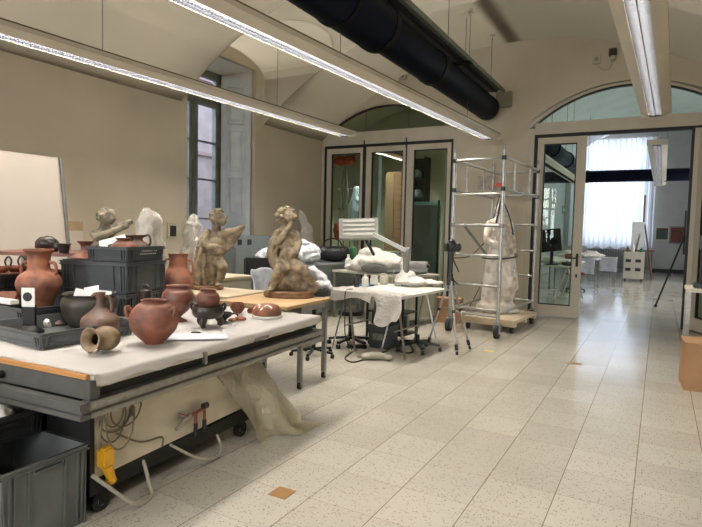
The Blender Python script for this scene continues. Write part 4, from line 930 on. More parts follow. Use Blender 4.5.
def face(hx, hy, hz, r, dr):
    """brow, nose, cheeks, lips, chin, ears on the side of the head that looks along dr"""
    d = Vector(dr).normalized(); sd = Vector((0, 0, 1)).cross(d).normalized(); u = d.cross(sd) if d.cross(sd).z > 0 else sd.cross(d); hc = Vector((hx, hy, hz)); P_ = lambda a, b, cc: tuple(hc+d*a*r+sd*b*r+u*cc*r)
    return [e(P_(.72, 0, -.28), (r*.62, r*.62, r*.6)), c([P_(.95, 0, .12), P_(1.22, 0, -.15)], [r*.11, r*.19]), e(P_(.80, .36, -.25), (r*.30,)*3), e(P_(.80, -.36, -.25), (r*.30,)*3), c([P_(.92, .40, .22), P_(1.0, .12, .25)], [r*.13, r*.13]), c([P_(.92, -.40, .22), P_(1.0, -.12, .25)], [r*.13, r*.13]),
            c([P_(1.08, .18, -.45), P_(1.12, 0, -.43), P_(1.08, -.18, -.45)], [r*.09, r*.12, r*.09]), e(P_(.98, 0, -.68), (r*.24,)*3), e(P_(.0, .98, -.1), (r*.14, r*.14, r*.22)), e(P_(.0, -.98, -.1), (r*.14, r*.14, r*.22))]
def toes(x, y, z, dx, dy):
    d = Vector((dx, dy, 0)).normalized(); sd = Vector((-d.y, d.x, 0)); out = []
    for k in range(5):
        q = Vector((x, y, z))+sd*(k-2)*.95; out.append(c([tuple(q), tuple(q+d*(2.6-.3*abs(k-1)))], [.75, .55]))
    return out
def fingers(x, y, z, dx, dy, dz, n=4, sp=(0, 0, 1), L=3.4):
    d = Vector((dx, dy, dz)).normalized(); sp = Vector(sp); out = []
    for k in range(n):
        q = Vector((x, y, z))+sp*(k-(n-1)/2)*1.05; l = L*(1-.13*abs(k-1.3)); m_ = q+d*l*.55
        out.append(c([tuple(q), tuple(m_), tuple(m_+(d+Vector((0, 0, -.55))).normalized()*l*.5)], [.62, .55, .45]))
    q = Vector((x, y, z))-sp*2.2; out.append(c([tuple(q-d*1.2), tuple(q+d*1.4-sp*.6)], [.65, .5])); return out
# --- standing cherub with drapery over a raised arm
hd = (12.5, 0, 75.5)
S = [e(hd, (7.8, 7.8, 8.4))]+face(*hd, 8.0, (.75, -.6, -.12))+curls(*hd, 8.2, 30, 4, lambda d: d.dot(Vector((.75, -.6, -.12))) < .25 and d.z > -.45)
S += [c([(11, 1, 67), (10, 1, 62)], [4.2, 4.8]), e((10, 1, 57), (9.5, 6.5, 6.5)), e((11, 0, 50), (8.8, 7, 8)), e((11.5, -1.5, 42), (8.5, 7.8, 7.5)), e((9, 1, 33), (9, 8, 7)),
      c([(18, 0, 60), (27, 1, 62), (34, 1, 65), (38, 1, 67)], [4.4, 3.4, 2.7, 2.3]), *fingers(38, 1, 67, 1, -.1, .1),
      c([(2, -2, 60), (-1, -5, 51), (5, -9, 45), (10, -8.5, 46)], [4.3, 3.9, 3.2, 2.6]), *fingers(11, -8.5, 46, 1, 0, -.2, sp=(.2, .1, .9)),
      c([(13, -2, 30), (19, -6, 25), (17, -4, 15), (13, -3, 7)], [6.6, 5.6, 4.6, 3.3]), c([(13, -3, 6), (15, -7, 5.5)], [3, 2.2]), *toes(15, -8, 5.4, .3, -1),
      c([(6, 2, 28), (7, 2, 18), (7, 1, 8)], [6.2, 4.8, 3.6]), c([(7, 1, 6.5), (6, -4, 5.8)], [3, 2.4]), *toes(6, -5, 5.4, 0, -1),
      # drapery column behind, from the shoulder down to the plinth
      c([(-1, 4, 60), (-5, 4, 46), (-7, 4, 30), (-8.5, 3, 14), (-8, 2, 6)], [3.5, 6, 7.5, 8.5, 8.5]), c([(2, 6, 56), (-1, 6, 34), (0, 5, 10)], [3, 7, 9]), c([(-9, -1, 44), (-13, -1, 22), (-13, -1, 6)], [1.8, 2.4, 3]), c([(-4, -4, 42), (-7, -6, 24), (-7, -5, 6)], [2, 3, 3.4]), c([(0, -4, 36), (-1, -6, 20), (0, -5, 6)], [2, 2.6, 3])]
# cloth hanging from the arm
for k in range(7):
    t_ = k/6; S.append(c([(37-15*t_, 2+1.5*math.sin(k*2), 64-2*t_), (31-13*t_, 3+1.2*math.sin(k*2.7), 54-5*t_), (22-8*t_, 4, 43-4*t_), (14-3*t_, 4, 36-2*t_)], [1.7, 2.1, 2.4, 2.6]))
p = at(206, 289, Z=.80); statue('weathered standing cherub holding out drapery on its raised arm', (p.x, p.y, .80), M['stone'], S, base_r=(18.5, 4.2, .8), s=depth((p.x, p.y, .80))/F*.94)
# --- seated cherub, hand to mouth
hd = (-4, 0, 79.5)
S = [e(hd, (8.0, 8.2, 8.8))]+face(*hd, 8.2, (.7, -.7, 0))+curls(*hd, 9.2, 44, 9, lambda d: d.dot(Vector((.7, -.7, 0))) < .35 and d.z > -.5)
S += [c([(-5, 1, 71), (-5, 1, 66)], [4.4, 5]), e((-4, 1, 61), (10, 7.5, 7)), e((-2, 0, 53), (9.5, 8, 8.5)), e((0, -1, 44), (9, 8.5, 8)), e((0, 0, 35), (10.5, 9, 7.5)),
      c([(-12, -1, 63), (-11, -7, 55), (-4, -9, 63), (1, -8.5, 71)], [4.6, 4.1, 3.2, 2.5]), *fingers(1, -9, 72, .6, .1, .8, sp=(.7, .4, -.4)),
      c([(5, 1, 63), (9, -2, 55), (8, -7, 47)], [4.2, 3.6, 2.8]), *fingers(8, -8, 46, .2, -.5, -.9, sp=(1, 0, 0)),
      c([(-5, -2, 33), (-9, -7, 26), (-13, -5, 17), (-16, -6, 10)], [7.2, 6.2, 4.8, 3.4]), c([(-16, -6, 9), (-18, -10, 8)], [3, 2.3]), *toes(-18, -11, 7.6, -.4, -1),
      c([(5, -2, 33), (13, -7, 29), (19, -4, 21), (24, -3, 15)], [7, 6, 4.6, 3.3]), c([(24, -3, 14), (28, -5, 14)], [2.9, 2.3]), *toes(28.5, -5, 13.6, 1, -.4),
      e((2, 4, 17), (14, 11, 13)), e((12, 4, 11), (12, 10, 7)), e((-12, 4, 11), (10, 9, 7)), e((22, 2, 8), (7, 7, 4)),
      c([(-10, 4, 66), (-17, 4, 54), (-19, 3, 42), (-14, 3, 30)], [3.5, 4.8, 4.8, 5]), c([(-8, 6, 64), (-14, 7, 48), (-12, 6, 32)], [4, 6, 6]), c([(-11, -2, 52), (-14, -3, 42), (-9, -6, 34), (-2, -9, 32)], [1.8, 2.6, 2.8, 2.4]), c([(-7, -6, 46), (-8, -8, 37), (0, -10, 30)], [1.5, 2.2, 2.2])]
p = at(289, 297, Z=.80); SE, s = statue('weathered seated cherub with a hand to its mouth, a clear film bag beside its head', (p.x, p.y, .80), M['stone'], S, base_r=(25, 6.5, .62))
def bagfn(u, v):
    a = 2*PI*u; r = 2+9*v**.6*(1-.25*v); return Vector(((11+9*v+r*math.cos(a)*.75)*s, (2+r*math.sin(a)*.6)*s, (89-46*v)*s))
o = ob('plastic_film', drape(1, 1, 0, bagfn, 30, 24, .001, 5, .04, 12), M['filmthin'], None, smooth=True, loc=(p.x, p.y, .80)); o.rotation_euler = (0, 0, VA); tag(o, 'loose clear film hanging behind the face of the seated cherub', 'plastic film')
# --- cherub bust behind the crates
hp = at(107, 216.5, Y=4.05); s = depth(hp)/F; k_ = (hp.z-.80)/s
hd = (0, 0, k_)
S = [e(hd, (8.2, 8.4, 8.8))]+face(*hd, 7.6, (.85, -.5, -.15))+curls(*hd, 8.0, 40, 14, lambda d: d.dot(Vector((.85, -.5, 0))) < .2 and d.z > -.4)
S += [c([(-2, 1, k_-8), (-3, 1, k_-13)], [4.6, 5.2]), e((-4, 1, k_-18), (10, 7, 7)), e((-5, 1, k_-28), (10, 8, 10)), e((-5, 1, k_-40), (11, 9, 9)),
      c([(4, -1, k_-16), (13, -4, k_-10), (22, -4, k_-6), (25, -4, k_-4)], [4.2, 3.6, 2.8, 2.4]), *fingers(25, -4, k_-4, 1, 0, -.3),
      c([(-12, -1, k_-18), (-6, -8, k_-20), (8, -8, k_-15), (22, -5, k_-9)], [4.6, 4, 3.2, 2.4]),
      c([(-6, 2, k_-45), (-6, 1, 20), (-6, 0, 6)], [11, 11, 13]), c([(3, -4, k_-44), (10, -9, 22), (6, -6, 7)], [7, 6, 4]), e((-3, 0, 5), (17, 13, 6))]
statue('grey weathered cherub leaning over the crate stack and stretching its arms right', (hp.x, hp.y, .80), M['stone2'], S, s=s, vox=.7)
# --- pieces wrapped in white film
def wrapped(label, px, ytop, Y, wtop, wbot, zb, m, name='wrapped_sculpture', lean=0, inner=True, film='film'):
    tp = at(px, ytop, Y=Y); s = depth(tp)/F; h = (tp.z-zb)/s; t = thing(name, label, 'sculpture', (tp.x, tp.y, zb), VA)
    if inner: blob('covered_piece', [e((0, 0, h*.85), (wtop*.6, wtop*.55, h*.1)), c([(0, 0, h*.72), (0, 0, h*.3)], [wtop*.75, wbot*.55]), e((0, 0, h*.12), (wbot*.6, wbot*.5, h*.12))], 1.5, M['plaster'], t, 4, (.008, 12, (1, 1, .4)), s)
    def fn(u, v):
        a = 2*PI*u; q = (1-v); r = (wtop*(.12+.88*min(1, v*6)**.5)+(wbot-wtop)*v**1.3)*(1+.10*math.sin(a*5+v*4)+.05*math.sin(a*11))
        return Vector(((r*math.cos(a)+lean*v)*s, r*math.sin(a)*.75*s, max(.004, h*q*s)))
    ob('film_wrap', drape(1, 1, 0, fn, 48, 36, .0015, px, .035, 11), M[film], t, smooth=True); return t
wrapped('sculpture wrapped in clear film between the cherub bust and the tall vase', 149, 207, 4.1, 10, 22, .80, None)
wrapped('tall narrow piece in white film behind the standing cherub, by the window', 194, 214, 5.6, 6, 14, .0+.80, None, lean=-4)
# ---- furniture along the wall
def P2(x, y, X): return at(x, y, X=X)
# painted chest under the white wrapped piece
t = thing('painted_chest', 'greenish painted chest with a pale wooden top behind the standing cherub', 'chest', (-5.55, 5.9, 0), .0)
ob('chest_body', bx(-.42, .42, -.40, .40, .0, .76, bevel=.004), M['chest'], t); ob('chest_top', bx(-.45, .45, -.43, .43, .76, .80, bevel=.006), M['palewood'], t)
for z in (.12, .34, .56):
    d_ = ob('drawer', bx(.42, .432, -.36, .36, z, z+.18, bevel=.003), M['chest'], t); ob('drawer_pull', cyl(B(), (.432, -.08, z+.1), (.455, -.08, z+.1), .012), M['graypaint'], d_)
# steel cabinet
ca = at(224, 240, X=-6.15)
t = thing('steel_cabinet', 'blue-grey steel cabinet under the window, two dark sockets near its top', 'cabinet', (-6.20, 7.25, 0)); zc = 1.34
ob('cabinet_body', bx(-.30, .30, -.45, .75, .03, zc, bevel=.008), M['cab'], t); ob('cabinet_plinth', bx(-.28, .27, -.42, .72, 0, .03), M['black'], t)
for y in (-.43, .16): d_ = ob('cabinet_door', bx(.30, .315, y, y+.57, .08, zc-.18, bevel=.003), M['cab'], t); ob('door_pull', bx(.315, .335, y+.5, y+.52, .6, .75), M['graypaint'], d_)
for y in (-.36, -.12): ob('socket_outlet', bx(.30, .312, y, y+.09, zc-.14, zc-.05), M['black'], t)
# low bench with black bags and white cloths
t = thing('side_bench', 'grey bench along the wall under the white cloths, left of the glass doors', 'bench', (-5.40, 8.1, 0))
ob('bench_top', bx(-.48, .55, -.95, 1.1, .86, .90, bevel=.004), M['cab'], t)
for x in (-.44, .5):
    for y in (-.9, 1.05): ob('leg', bx(x-.025, x+.025, y-.025, y+.025, 0, .86), M['cab'], t)
ob('front_panel', bx(.50, .52, -.9, 1.05, .1, .86), M['cab'], t)
def lump(name, label, cat, p, shapes, m, folds=(.014, 9, (1, 1, 1)), vox=.016, rot=None, group=None):
    o = blob(name, shapes, vox, m, None, 4, folds); zmin = min(v_.co.z for v_ in o.data.vertices)
    for v_ in o.data.vertices: v_.co.z -= zmin
    o.location = p; o.rotation_euler = (0, 0, VA if rot is None else rot); return tag(o, label, cat, group)
bp = at(262, 252, Z=.9)
lump('white_cloth', 'heap of white cloth on the bench, hanging down behind the seated cherub', 'cloth', (-5.40, 7.42, .90), [e((-.22, 0, .10), (.22, .24, .11)), e((-.02, -.05, .16), (.26, .24, .14)), e((.26, .03, .14), (.26, .22, .15)), e((.45, .08, .15), (.17, .2, .15)), e((-.05, -.1, .25), (.12, .12, .07)), c([(.1, -.1, .2), (.3, .05, .30), (.5, .1, .22)], [.07, .08, .06]), c([(-.3, -.15, .1), (-.1, -.2, .22), (.2, -.2, .12)], [.06, .06, .07])], M['cloth'], (.04, 6, (1, 1, 1.6)), .014)
def hang(u, v):
    x = (u-.5)*.75; return Vector((x*(1-.35*v), -.03-.05*math.sin(u*9)*v, .02-.62*v*(1-.35*abs(u-.45))))
fl_ = at(257, 258, X=-4.80); o = ob('hanging_cloth', drape(1, 1, 0, hang, 26, 26, .006, 2, .03, 8), M['cloth'], None, smooth=True, loc=(-4.83, at(268, 265, X=-4.83).y, .905)); o.rotation_euler = (0, 0, PI/2-.1); tag(o, 'white cloth draped over the front edge of the grey bench', 'cloth')
p = at(312, 268, Y=9.1)
bag_ = lump('black_bag', 'black nylon bag on the bench right of the white cloth, with carrying handle', 'bag', (-5.15, 8.62, .90), [e((0, 0, .13), (.30, .17, .14)), e((-.18, 0, .15), (.13, .17, .13)), e((.18, 0, .15), (.13, .17, .13))], M['blackbag'], (.008, 9, (1, 1, 1)), .014)
ob('bag_strap', tube(B(), [(-.2, 0, .22), (-.14, -.02, .38), (0, -.02, .42), (.12, 0, .36), (.18, 0, .22)], .012), M['blackbag'], bag_)
ch = at(243, 262, Y=6.9)
t = thing('folding_chair', 'dark folding chair standing before the steel cabinet, left of the white cloths', 'chair', (-5.3, 6.66, 0), VA+.2)
ob('seat', bx(-.2, .2, -.2, .2, .44, .47, bevel=.01), M['blackbag'], t); ob('backrest', bx(-.2, .2, .19, .22, .72, 1.02, bevel=.012), M['blackbag'], t)
for x in (-.2, .2): ob('leg', cyl(B(), (x, -.25, 0), (x, .2, 1.0), .012), M['blackmetal'], t); ob('leg', cyl(B(), (x, .22, 0), (x, -.15, .45), .012), M['blackmetal'], t)
# white crumpled cloth over a low stool, right of the wooden table
st = at(314, 330, Z=0.25); 
t = thing('work_stool', 'black-seated stool under the white cloth, between wooden table and trestle table', 'stool', (-3.50, 5.45, 0))
ob('seat', cyl(B(), (0, 0, .72), (0, 0, .77), .19, seg=24), M['blackplastic'], t); ob('pole', cyl(B(), (0, 0, .08), (0, 0, .72), .025), M['blackmetal'], t)
for k in range(5): a_ = k*2*PI/5; l = ob('leg', bar(B(), (0, 0, .09), (.26*math.cos(a_), .26*math.sin(a_), .06), .03, .025), M['blackmetal'], t); ob('caster_wheel', cyl(B(), (.26*math.cos(a_)-.012, .26*math.sin(a_), .025), (.26*math.cos(a_)+.012, .26*math.sin(a_), .025), .025), M['rubber'], l)
lump('white_cloth', 'white cloth bunched in a loop on the stool, right of the seated cherub', 'cloth', (-3.50, 5.45, .77), [c([(-.14, 0, .02), (-.13, 0, .16), (-.03, 0, .22), (.09, 0, .13), (.17, 0, .02)], [.03, .04, .05, .05, .04]), e((.08, 0, .05), (.10, .1, .05))], M['cloth'], (.012, 12, (1, 1, 1)), .012)

# ================================================================== TRESTLE TABLE GROUP
TT = Vector((-2.50, 5.72, 0)); TA = math.radians(-5); TR = Matrix.Rotation(TA, 3, 'Z'); tz = .75
def tq(x, y, z=.75): return at(x, y, Z=z)
def tl(x, y, z=0): return TR @ Vector((x, y, 0))+TT+Vector((0, 0, z))
t = thing('trestle_table', 'white-topped table on two steel trestles, crowded with plastic sheeting', 'table', TT, TA)
ob('tabletop', bx(-1.08, 0.0, 0, 1.25, tz-.03, tz, bevel=.003), M['whitep'], t)
def trestle(x):
    r = bpy.data.objects.new('trestle', None); C.objects.link(r); r.parent = t; r.location = (x, .60, 0)
    ob('crossbar', bx(-.02, .02, -.46, .46, tz-.07, tz-.031), M['steel'], r)
    for sy in (-1, 1):
        for sx in (-1, 1): ob('leg', bar(B(), (sx*.02, sy*.38, tz-.06), (sx*.17, sy*.44, 0.0), .026, .018), M['steel'], r)
    ob('brace', bar(B(), (0, -.42, .30), (0, .42, .30), .014, .014), M['steel'], r)
trestle(-.20); trestle(-.90)
# plastic sheets on the table
def heap(px, py, Y=None, **k): return at(px, py, Z=tz)
lump('plastic_sheet', 'heap of white plastic sheeting at the right end of the trestle table', 'plastic sheet', tq(411, 286), [e((0, 0, .05), (.24, .24, .055)), e((-.06, .05, .10), (.14, .13, .08)), e((.22, .02, .03), (.22, .16, .035)), c([(-.10, .05, .10), (-.14, .06, .30)], [.08, .015])], M['whitefilm'], (.03, 6, (1, 1, 1.3)), .016)
def ov(u, v):
    x = (u-.5)*.36
    if v < .35: return Vector((x, .22*(1-v/.35), .012))
    q = (v-.35)/.65; return Vector((x*(1-.12*q)+.03*math.sin(q*3), -.02-.03*math.sin(u*8)*q-.03*q, .006-.33*q-.04*q*math.sin(u*5)))
o = ob('plastic_sheet', drape(1, 1, 0, ov, 30, 34, .002, 6, .014, 9), M['whitefilm'], None, smooth=True, loc=tl(-.185, -.005, tz+.004)); o.rotation_euler = (0, 0, TA); tag(o, 'white plastic sheet hanging over the front edge of the trestle table', 'plastic sheet')
def ov2(u, v):
    x = (u-.5)*.66
    if v < .5: return Vector((x, .35*(1-v/.5), .010))
    q = (v-.5)/.5; return Vector((x, -.012-.01*math.sin(u*8)*q, .006-.10*q-.03*q*math.sin(u*7)))
o = ob('plastic_sheet', drape(1, 1, 0, ov2, 30, 24, .002, 12, .008, 9), M['whitefilm'], None, smooth=True, loc=tl(-.74, -.005, tz+.003)); o.rotation_euler = (0, 0, TA); tag(o, 'flat white sheet covering the left end of the trestle table', 'plastic sheet')
o = lump('blue_gloves', 'pale blue gloves lying near the left end of the trestle table', 'gloves', tl(-.90, .62, tz), [e((0, 0, .015), (.09, .05, .018)), e((.07, .02, .015), (.06, .03, .015))], M['blue'], (.006, 25, (1, 1, 1)), .007)
def bottle(label, P_, r, h, m, cap=None, name='bottle', cat='bottle', neck=.35, handle=False):
    th = thing(name, label, cat, P_, VA)
    ob('bottle_body', lathe(B(), [(r*.9, 0), (r, r*.15), (r, h*.62), (r*.8, h*.72), (r*neck, h*.8), (r*neck, h*.86)], 24), m, th, smooth=True)
    ob('bottle_cap', lathe(B(), [(r*neck*1.15, h*.86), (r*neck*1.15, h*.98), (r*neck*.9, h)], 20), cap or m, th); return th
bottle('dark smoky bottle standing on the left of the trestle table', tq(356.5, 287, tz+.014), .036, .17, M['bottleb'], M['blackplastic'])
bottle('tall white bottle beside the dark one on the trestle table', tq(365, 287, tz+.014), .045, .17, M['whitep'])
bottle('short white jar with a lid in the middle of the trestle table', tq(374, 285, tz), .055, .13, M['whitep'], neck=.8, name='white_jar', cat='jar')
bottle('square-shouldered white canister behind the bottles on the trestle table', tq(384, 284, tz), .06, .15, M['offwhite'], neck=.6, name='white_canister', cat='canister')
bottle('small white tub at the back of the trestle table', tl(-.66, 1.08, tz), .05, .10, M['whitep'], neck=.85, name='white_tub', cat='tub')
o = ob('paint_brush', cyl(cyl(B(), (0, 0, 0), (.02, .01, .16), .006), (.02, .01, .16), (.023, .012, .20), .009, .003), M['palewood'], None, loc=tq(392, 284)); tag(o, 'upright brush leaning by the white sheets on the trestle table', 'brush')
# desk behind it
t = thing('work_desk', 'cream-topped work desk with greenish drawers behind the trestle table, before the glass doors', 'desk', (-3.98, 8.3, 0), math.radians(-12))
ob('desk_top', bx(-.80, .80, -.40, .45, .77, .80, bevel=.003), M['offwhite'], t)
for x in (-.76, .76):
    for y in (-.36, .4): ob('leg', bx(x-.02, x+.02, y-.02, y+.02, 0, .77), M['graypaint'], t)
dc = ob('drawer_unit', bx(.22, .77, -.34, .40, .12, .768, bevel=.003), M['chest'], t)
for z in (.16, .42): d_ = ob('drawer', bx(.24, .75, -.352, -.34, z, z+.22), M['chest'], dc)
dz_ = .80
lump('white_bundle', 'big white cloth bundle on the desk behind the trestle table', 'bundle', (-4.0, 8.12, dz_), [e((0, 0, .16), (.40, .26, .17)), e((-.12, 0, .28), (.2, .18, .12)), e((.25, 0, .14), (.24, .22, .13)), e((-.32, 0, .10), (.14, .14, .10))], M['clothw'], (.022, 6, (1, 1, 1)), .018)
o = lump('grey_pouch', 'dark grey pouch lying against the white bundle on the desk', 'pouch', (-3.95, 7.88, dz_), [e((0, -.0, .09), (.21, .06, .085)), e((.1, 0, .07), (.14, .06, .07))], mat('grey_felt', (.13, .13, .125), .8), (.006, 9, (1, 1, 1)), .012)
bottle('white bottle standing at the left end of the desk', at(345, 273, Z=dz_)*1 if False else Vector((-4.69, 8.36, dz_)), .055, .26, M['whitep'])
lump('white_rags', 'small pile of white rags on the desk next to the white bottle', 'rags', (-4.46, 8.22, dz_), [e((0, 0, .05), (.2, .12, .06)), e((-.05, 0, .11), (.1, .08, .05))], M['clothw'], (.012, 12, (1, 1, 1)), .012)
rp = (-3.55, 8.35, dz_)
t = thing('film_roll', 'roll of pale film lying on the desk under the dark panel', 'roll', rp, math.radians(8)); ob('roll', cyl(B(), (-.38, 0, .13), (.30, 0, .13), .075, seg=24), M['film'], t); ob('core', cyl(B(), (-.42, 0, .13), (.34, 0, .13), .03), M['blackplastic'], t)
for x in (-.25, .2): ob('roll_support', bx(x-.03, x+.03, -.09, .09, 0, .07), M['cab'], t)
lump('grey_tray_cover', 'dark grey folded sheet on the desk below the film roll', 'sheet', (-3.45, 8.05, dz_), [e((0, 0, .04), (.34, .14, .045))], mat('dark_grey_fabric', (.09, .10, .10), .8), (.006, 8, (1, 1, 1)), .014)
# extraction arm lamp
L0_ = at(406, 277, Y=6.9); L1_ = at(406, 252, Y=6.9); L2_ = at(373, 234, Y=6.75)
t = thing('arm_lamp', 'grey articulated arm lamp with a wide ribbed head over the trestle table', 'lamp', (L0_.x, L0_.y, tz)); O_ = Vector((L0_.x, L0_.y, tz))
ob('clamp', bx(-.05, .05, -.06, .06, 0.0, .05, bevel=.005), M['graypaint'], t)
ob('post', bar(B(), (0, 0, .04), L1_-O_+Vector((0, 0, .03)), .055, .07), M['graypaint'], t)
ob('arm', bar(B(), L1_-O_+Vector((0, 0, .02)), L2_-O_, .10, .05), mat('light_grey_enamel', (.50, .51, .50), .4, .1), t)
ob('arm', bar(B(), at(366, 240, Y=7.0)-O_, at(374, 255, Y=7.2)-O_, .03, .03), M['blackmetal'], t)
ob('arm_joint', cyl(B(), L1_-O_+Vector((-.04, 0, .02)), L1_-O_+Vector((.06, 0, .02)), .045), M['graypaint'], t)
# head: slightly tilted box with ribs
hc = at(359, 229, Y=6.9)-O_; hm = Matrix.Translation(hc) @ Matrix.Rotation(VA, 4, 'Z') @ Matrix.Rotation(math.radians(-16), 4, 'X') @ Matrix.Rotation(math.radians(-3), 4, 'Y')
s = depth(hc+O_)/F
hd_ = ob('lamp_head', box(B(), -20*s, 19*s, -.02, .10, -10*s, 11*s, hm, bevel=.008), mat('grey_lamp_head', (.36, .37, .34), .45, .2), t)
for k in range(4): ob('head_rib', box(B(), -16*s, 16*s, -.034, -.018, (-7+k*4.6)*s, (-4.6+k*4.6)*s, hm, bevel=.003), mat('white_diffuser', (.62, .62, .58), .4) if k == 0 else bpy.data.materials['white_diffuser'], t)
# ---- under the trestle table
t = thing('waste_bin', 'dark grey plastic bin with a pale label under the trestle table', 'bin', tl(-.60, .62, 0), TA+.1)
bm = B(); quad(bm, [(-.13, -.13, 0), (.13, -.13, 0), (.15, -.15, .27), (-.15, -.15, .27)], (0, .29, 0)); bmesh.ops.recalc_face_normals(bm, faces=bm.faces); ob('bin_body', bm, M['crate'], t)
ob('bin_rim', bx(-.16, .16, -.16, .15, .27, .30, bevel=.006), M['crate'], t); ob('bin_label', bx(-.08, .08, -.158, -.150, .11, .19), mat('dim_label', (.25, .24, .22), .7, col2=(.10, .1, .1), scale=20), t)
t = thing('tool_case', 'black hard case standing on the grey bin under the table', 'case', tl(-.60, .62, .30), TA+.1); ob('case_body', bx(-.13, .13, -.10, .10, 0, .16, bevel=.012), M['blackplastic'], t); ob('case_handle', tube(B(), [(-.06, -.11, .13), (-.05, -.14, .15), (.05, -.14, .15), (.06, -.11, .13)], .008), M['blackmetal'], t)
def starbase(label, P_, rot, seat=True, name='swivel_stool'):
    t = thing(name, label, 'stool' if seat else 'base', P_, rot)
    for k in range(5):
        a_ = k*2*PI/5; q = (.28*math.cos(a_), .28*math.sin(a_)); l = ob('leg', bar(B(), (0, 0, .11), (q[0], q[1], .075), .045, .03), M['blackplastic'], t); ob('caster_wheel', cyl(B(), (q[0]-.02, q[1], .027), (q[0]+.02, q[1], .027), .027), M['rubber'], l)
    ob('gas_column', cyl(B(), (0, 0, .10), (0, 0, .40 if seat else .2), .025), M['blackmetal'], t)
    if seat: ob('seat', cyl(B(), (0, 0, .40), (0, 0, .45), .16, .15, seg=28), M['blackbag'], t)
starbase('black star-shaped wheeled base under the right part of the trestle table', tl(-.16, .72, 0), .3, False, 'wheeled_base')
starbase('black swivel stool with star base at the left under the trestle table', tl(-.98, .42, 0), .9)
t = thing('shelf_cart', 'black low equipment cart half hidden behind the left trestle', 'cart', tl(-.70, 1.0, 0), TA)
for z in (.12, .40, .62): ob('shelf', bx(-.28, .28, -.2, .2, z, z+.02), M['blackmetal'], t)
for x in (-.27, .27):
    for y in (-.19, .19): ob('post', bx(x-.012, x+.012, y-.012, y+.012, 0, .64), M['blackmetal'], t)
ob('motor_unit', bx(-.2, .05, -.14, .14, .14, .33, bevel=.02), M['blackplastic'], t); ob('drum', cyl(B(), (.15, 0, .14), (.15, 0, .36), .08, seg=24), M['crate'], t)
# floor clutter
t = thing('floor_sander', 'pale grey rounded power tool lying on the floor under the trestle table', 'tool', (at(375, 360, Z=0).x, at(375, 360, Z=0).y, 0), VA)
blob('tool_body', [e((0, 0, .05), (.16, .05, .045)), e((.15, -.02, .04), (.05, .05, .035)), e((-.1, .0, .045), (.07, .06, .04))], .008, M['greycable'], t, 4); ob('tool_hose', tube(B(), [(-.2, .1, .015), (-.1, .16, .015), (.05, .16, .015), (.18, .1, .015), (.16, .03, .03)], .018), M['greycable'], t)
t = thing('power_strip', 'black power strip lying on the floor left of the pale grey tool', 'power strip', (at(357, 348, Z=0).x, at(357, 348, Z=0).y, 0), VA+.2); ob('strip_body', bx(-.13, .11, -.035, .035, 0, .045, bevel=.008), M['blackplastic'], t); ob('rocker_switch', bx(-.12, -.10, -.012, .012, .045, .052), M['red'], t)
g = lambda x, y, z=.009: tuple(at(x, y, Z=z))
for pts, lab in ((([g(395, 345), g(402, 352), g(412, 352), g(410, 345), g(398, 342), g(388, 350), g(378, 354)]), 'black cable looping on the floor at the right foot of the trestle table'),
                 (([g(352, 352), g(345, 358), g(352, 362), g(362, 360), g(370, 355)]), 'black cable looping on the floor beside the power strip')):
    o = ob('floor_cable', tube(B(), pts, .007), M['blackcable'], None); tag(o, lab, 'cable')
bb = tl(-.82, .22, tz); o = ob('hanging_cable', tube(B(), [bb+Vector((.02, -.045, .012)), bb+Vector((.03, -.235, .0)), bb+Vector((.03, -.24, -.2)), bb+Vector((.02, -.2, -.55)), Vector(g(352, 350, .01))], .006), M['blackcable'], None); tag(o, 'thin black cable hanging from the trestle table top to the floor', 'cable')
cb = at(446, 320, Z=0); t = thing('cardboard_box', 'brown cardboard box on the floor behind the camera tripod', 'box', (-3.03, 8.80, 0), .15)
ob('box_body', bx(-.24, .24, -.15, .15, 0, .40, bevel=.004), M['cardboard'], t); ob('flap', bx(-.24, .24, -.155, -.15, .34, .405), M['cardboard'], t)
# ================================================================== CAMERA TRIPOD
F1, F2, F3 = at(457, 355, Z=0), at(427, 346, Z=0), at(471, 350, Z=0); ctr = (F1+F2+F3)/3; ctr.x = at(450, 300, Y=ctr.y).x; az = at(450, 281, Y=ctr.y).z
F3 = Vector((ctr.x*1, ctr.y, 0))*3-F1-F2; F3.z = 0; F3 = at(470, 349, Z=0)
t = thing('camera_tripod', 'silver-legged photographic tripod with black joints in mid floor', 'tripod', (ctr.x, ctr.y, 0))
for f_ in (F1, F2, F3):
    ft = f_-Vector((ctr.x, ctr.y, 0)); tp = Vector((ft.x*.10, ft.y*.10, az)); d = ft-tp
    l = ob('leg', cyl(cyl(B(), tp, tp+d*.42, .016), tp+d*.38, tp+d*.97, .012), M['alu'], t)
    ob('leg_lock', cyl(B(), tp+d*.86, tp+d*.94, .021), M['blackplastic'], l); ob('leg_lock', cyl(B(), tp+d*.40, tp+d*.44, .02), M['blackplastic'], l); ob('rubber_foot', cyl(B(), tp+d*.955, ft, .013, .016), M['rubber'], l)
    ob('spreader', bar(B(), tp+d*.38, Vector((0, 0, az*.60)), .008, .008), M['graypaint'], t)
hz = at(450, 255, Y=ctr.y).z
ob('shoulder', cyl(cyl(B(), (0, 0, az-.05), (0, 0, az+.04), .05, .04), (0, 0, az+.04), (0, 0, az+.09), .03), M['blackplastic'], t)
ob('centre_column', cyl(B(), (0, 0, az-.35), (0, 0, hz), .013), M['alu'], t); ob('column_clamp', cyl(B(), (0, 0, az+.09), (0, 0, hz-.06), .022), M['blackplastic'], t)
bm = B(); cyl(bm, (0, 0, hz-.07), (0, 0, hz+.02), .03); box(bm, -.04, .04, -.04, .04, hz+.02, hz+.04); ob('pan_head', bm, M['blackplastic'], t)
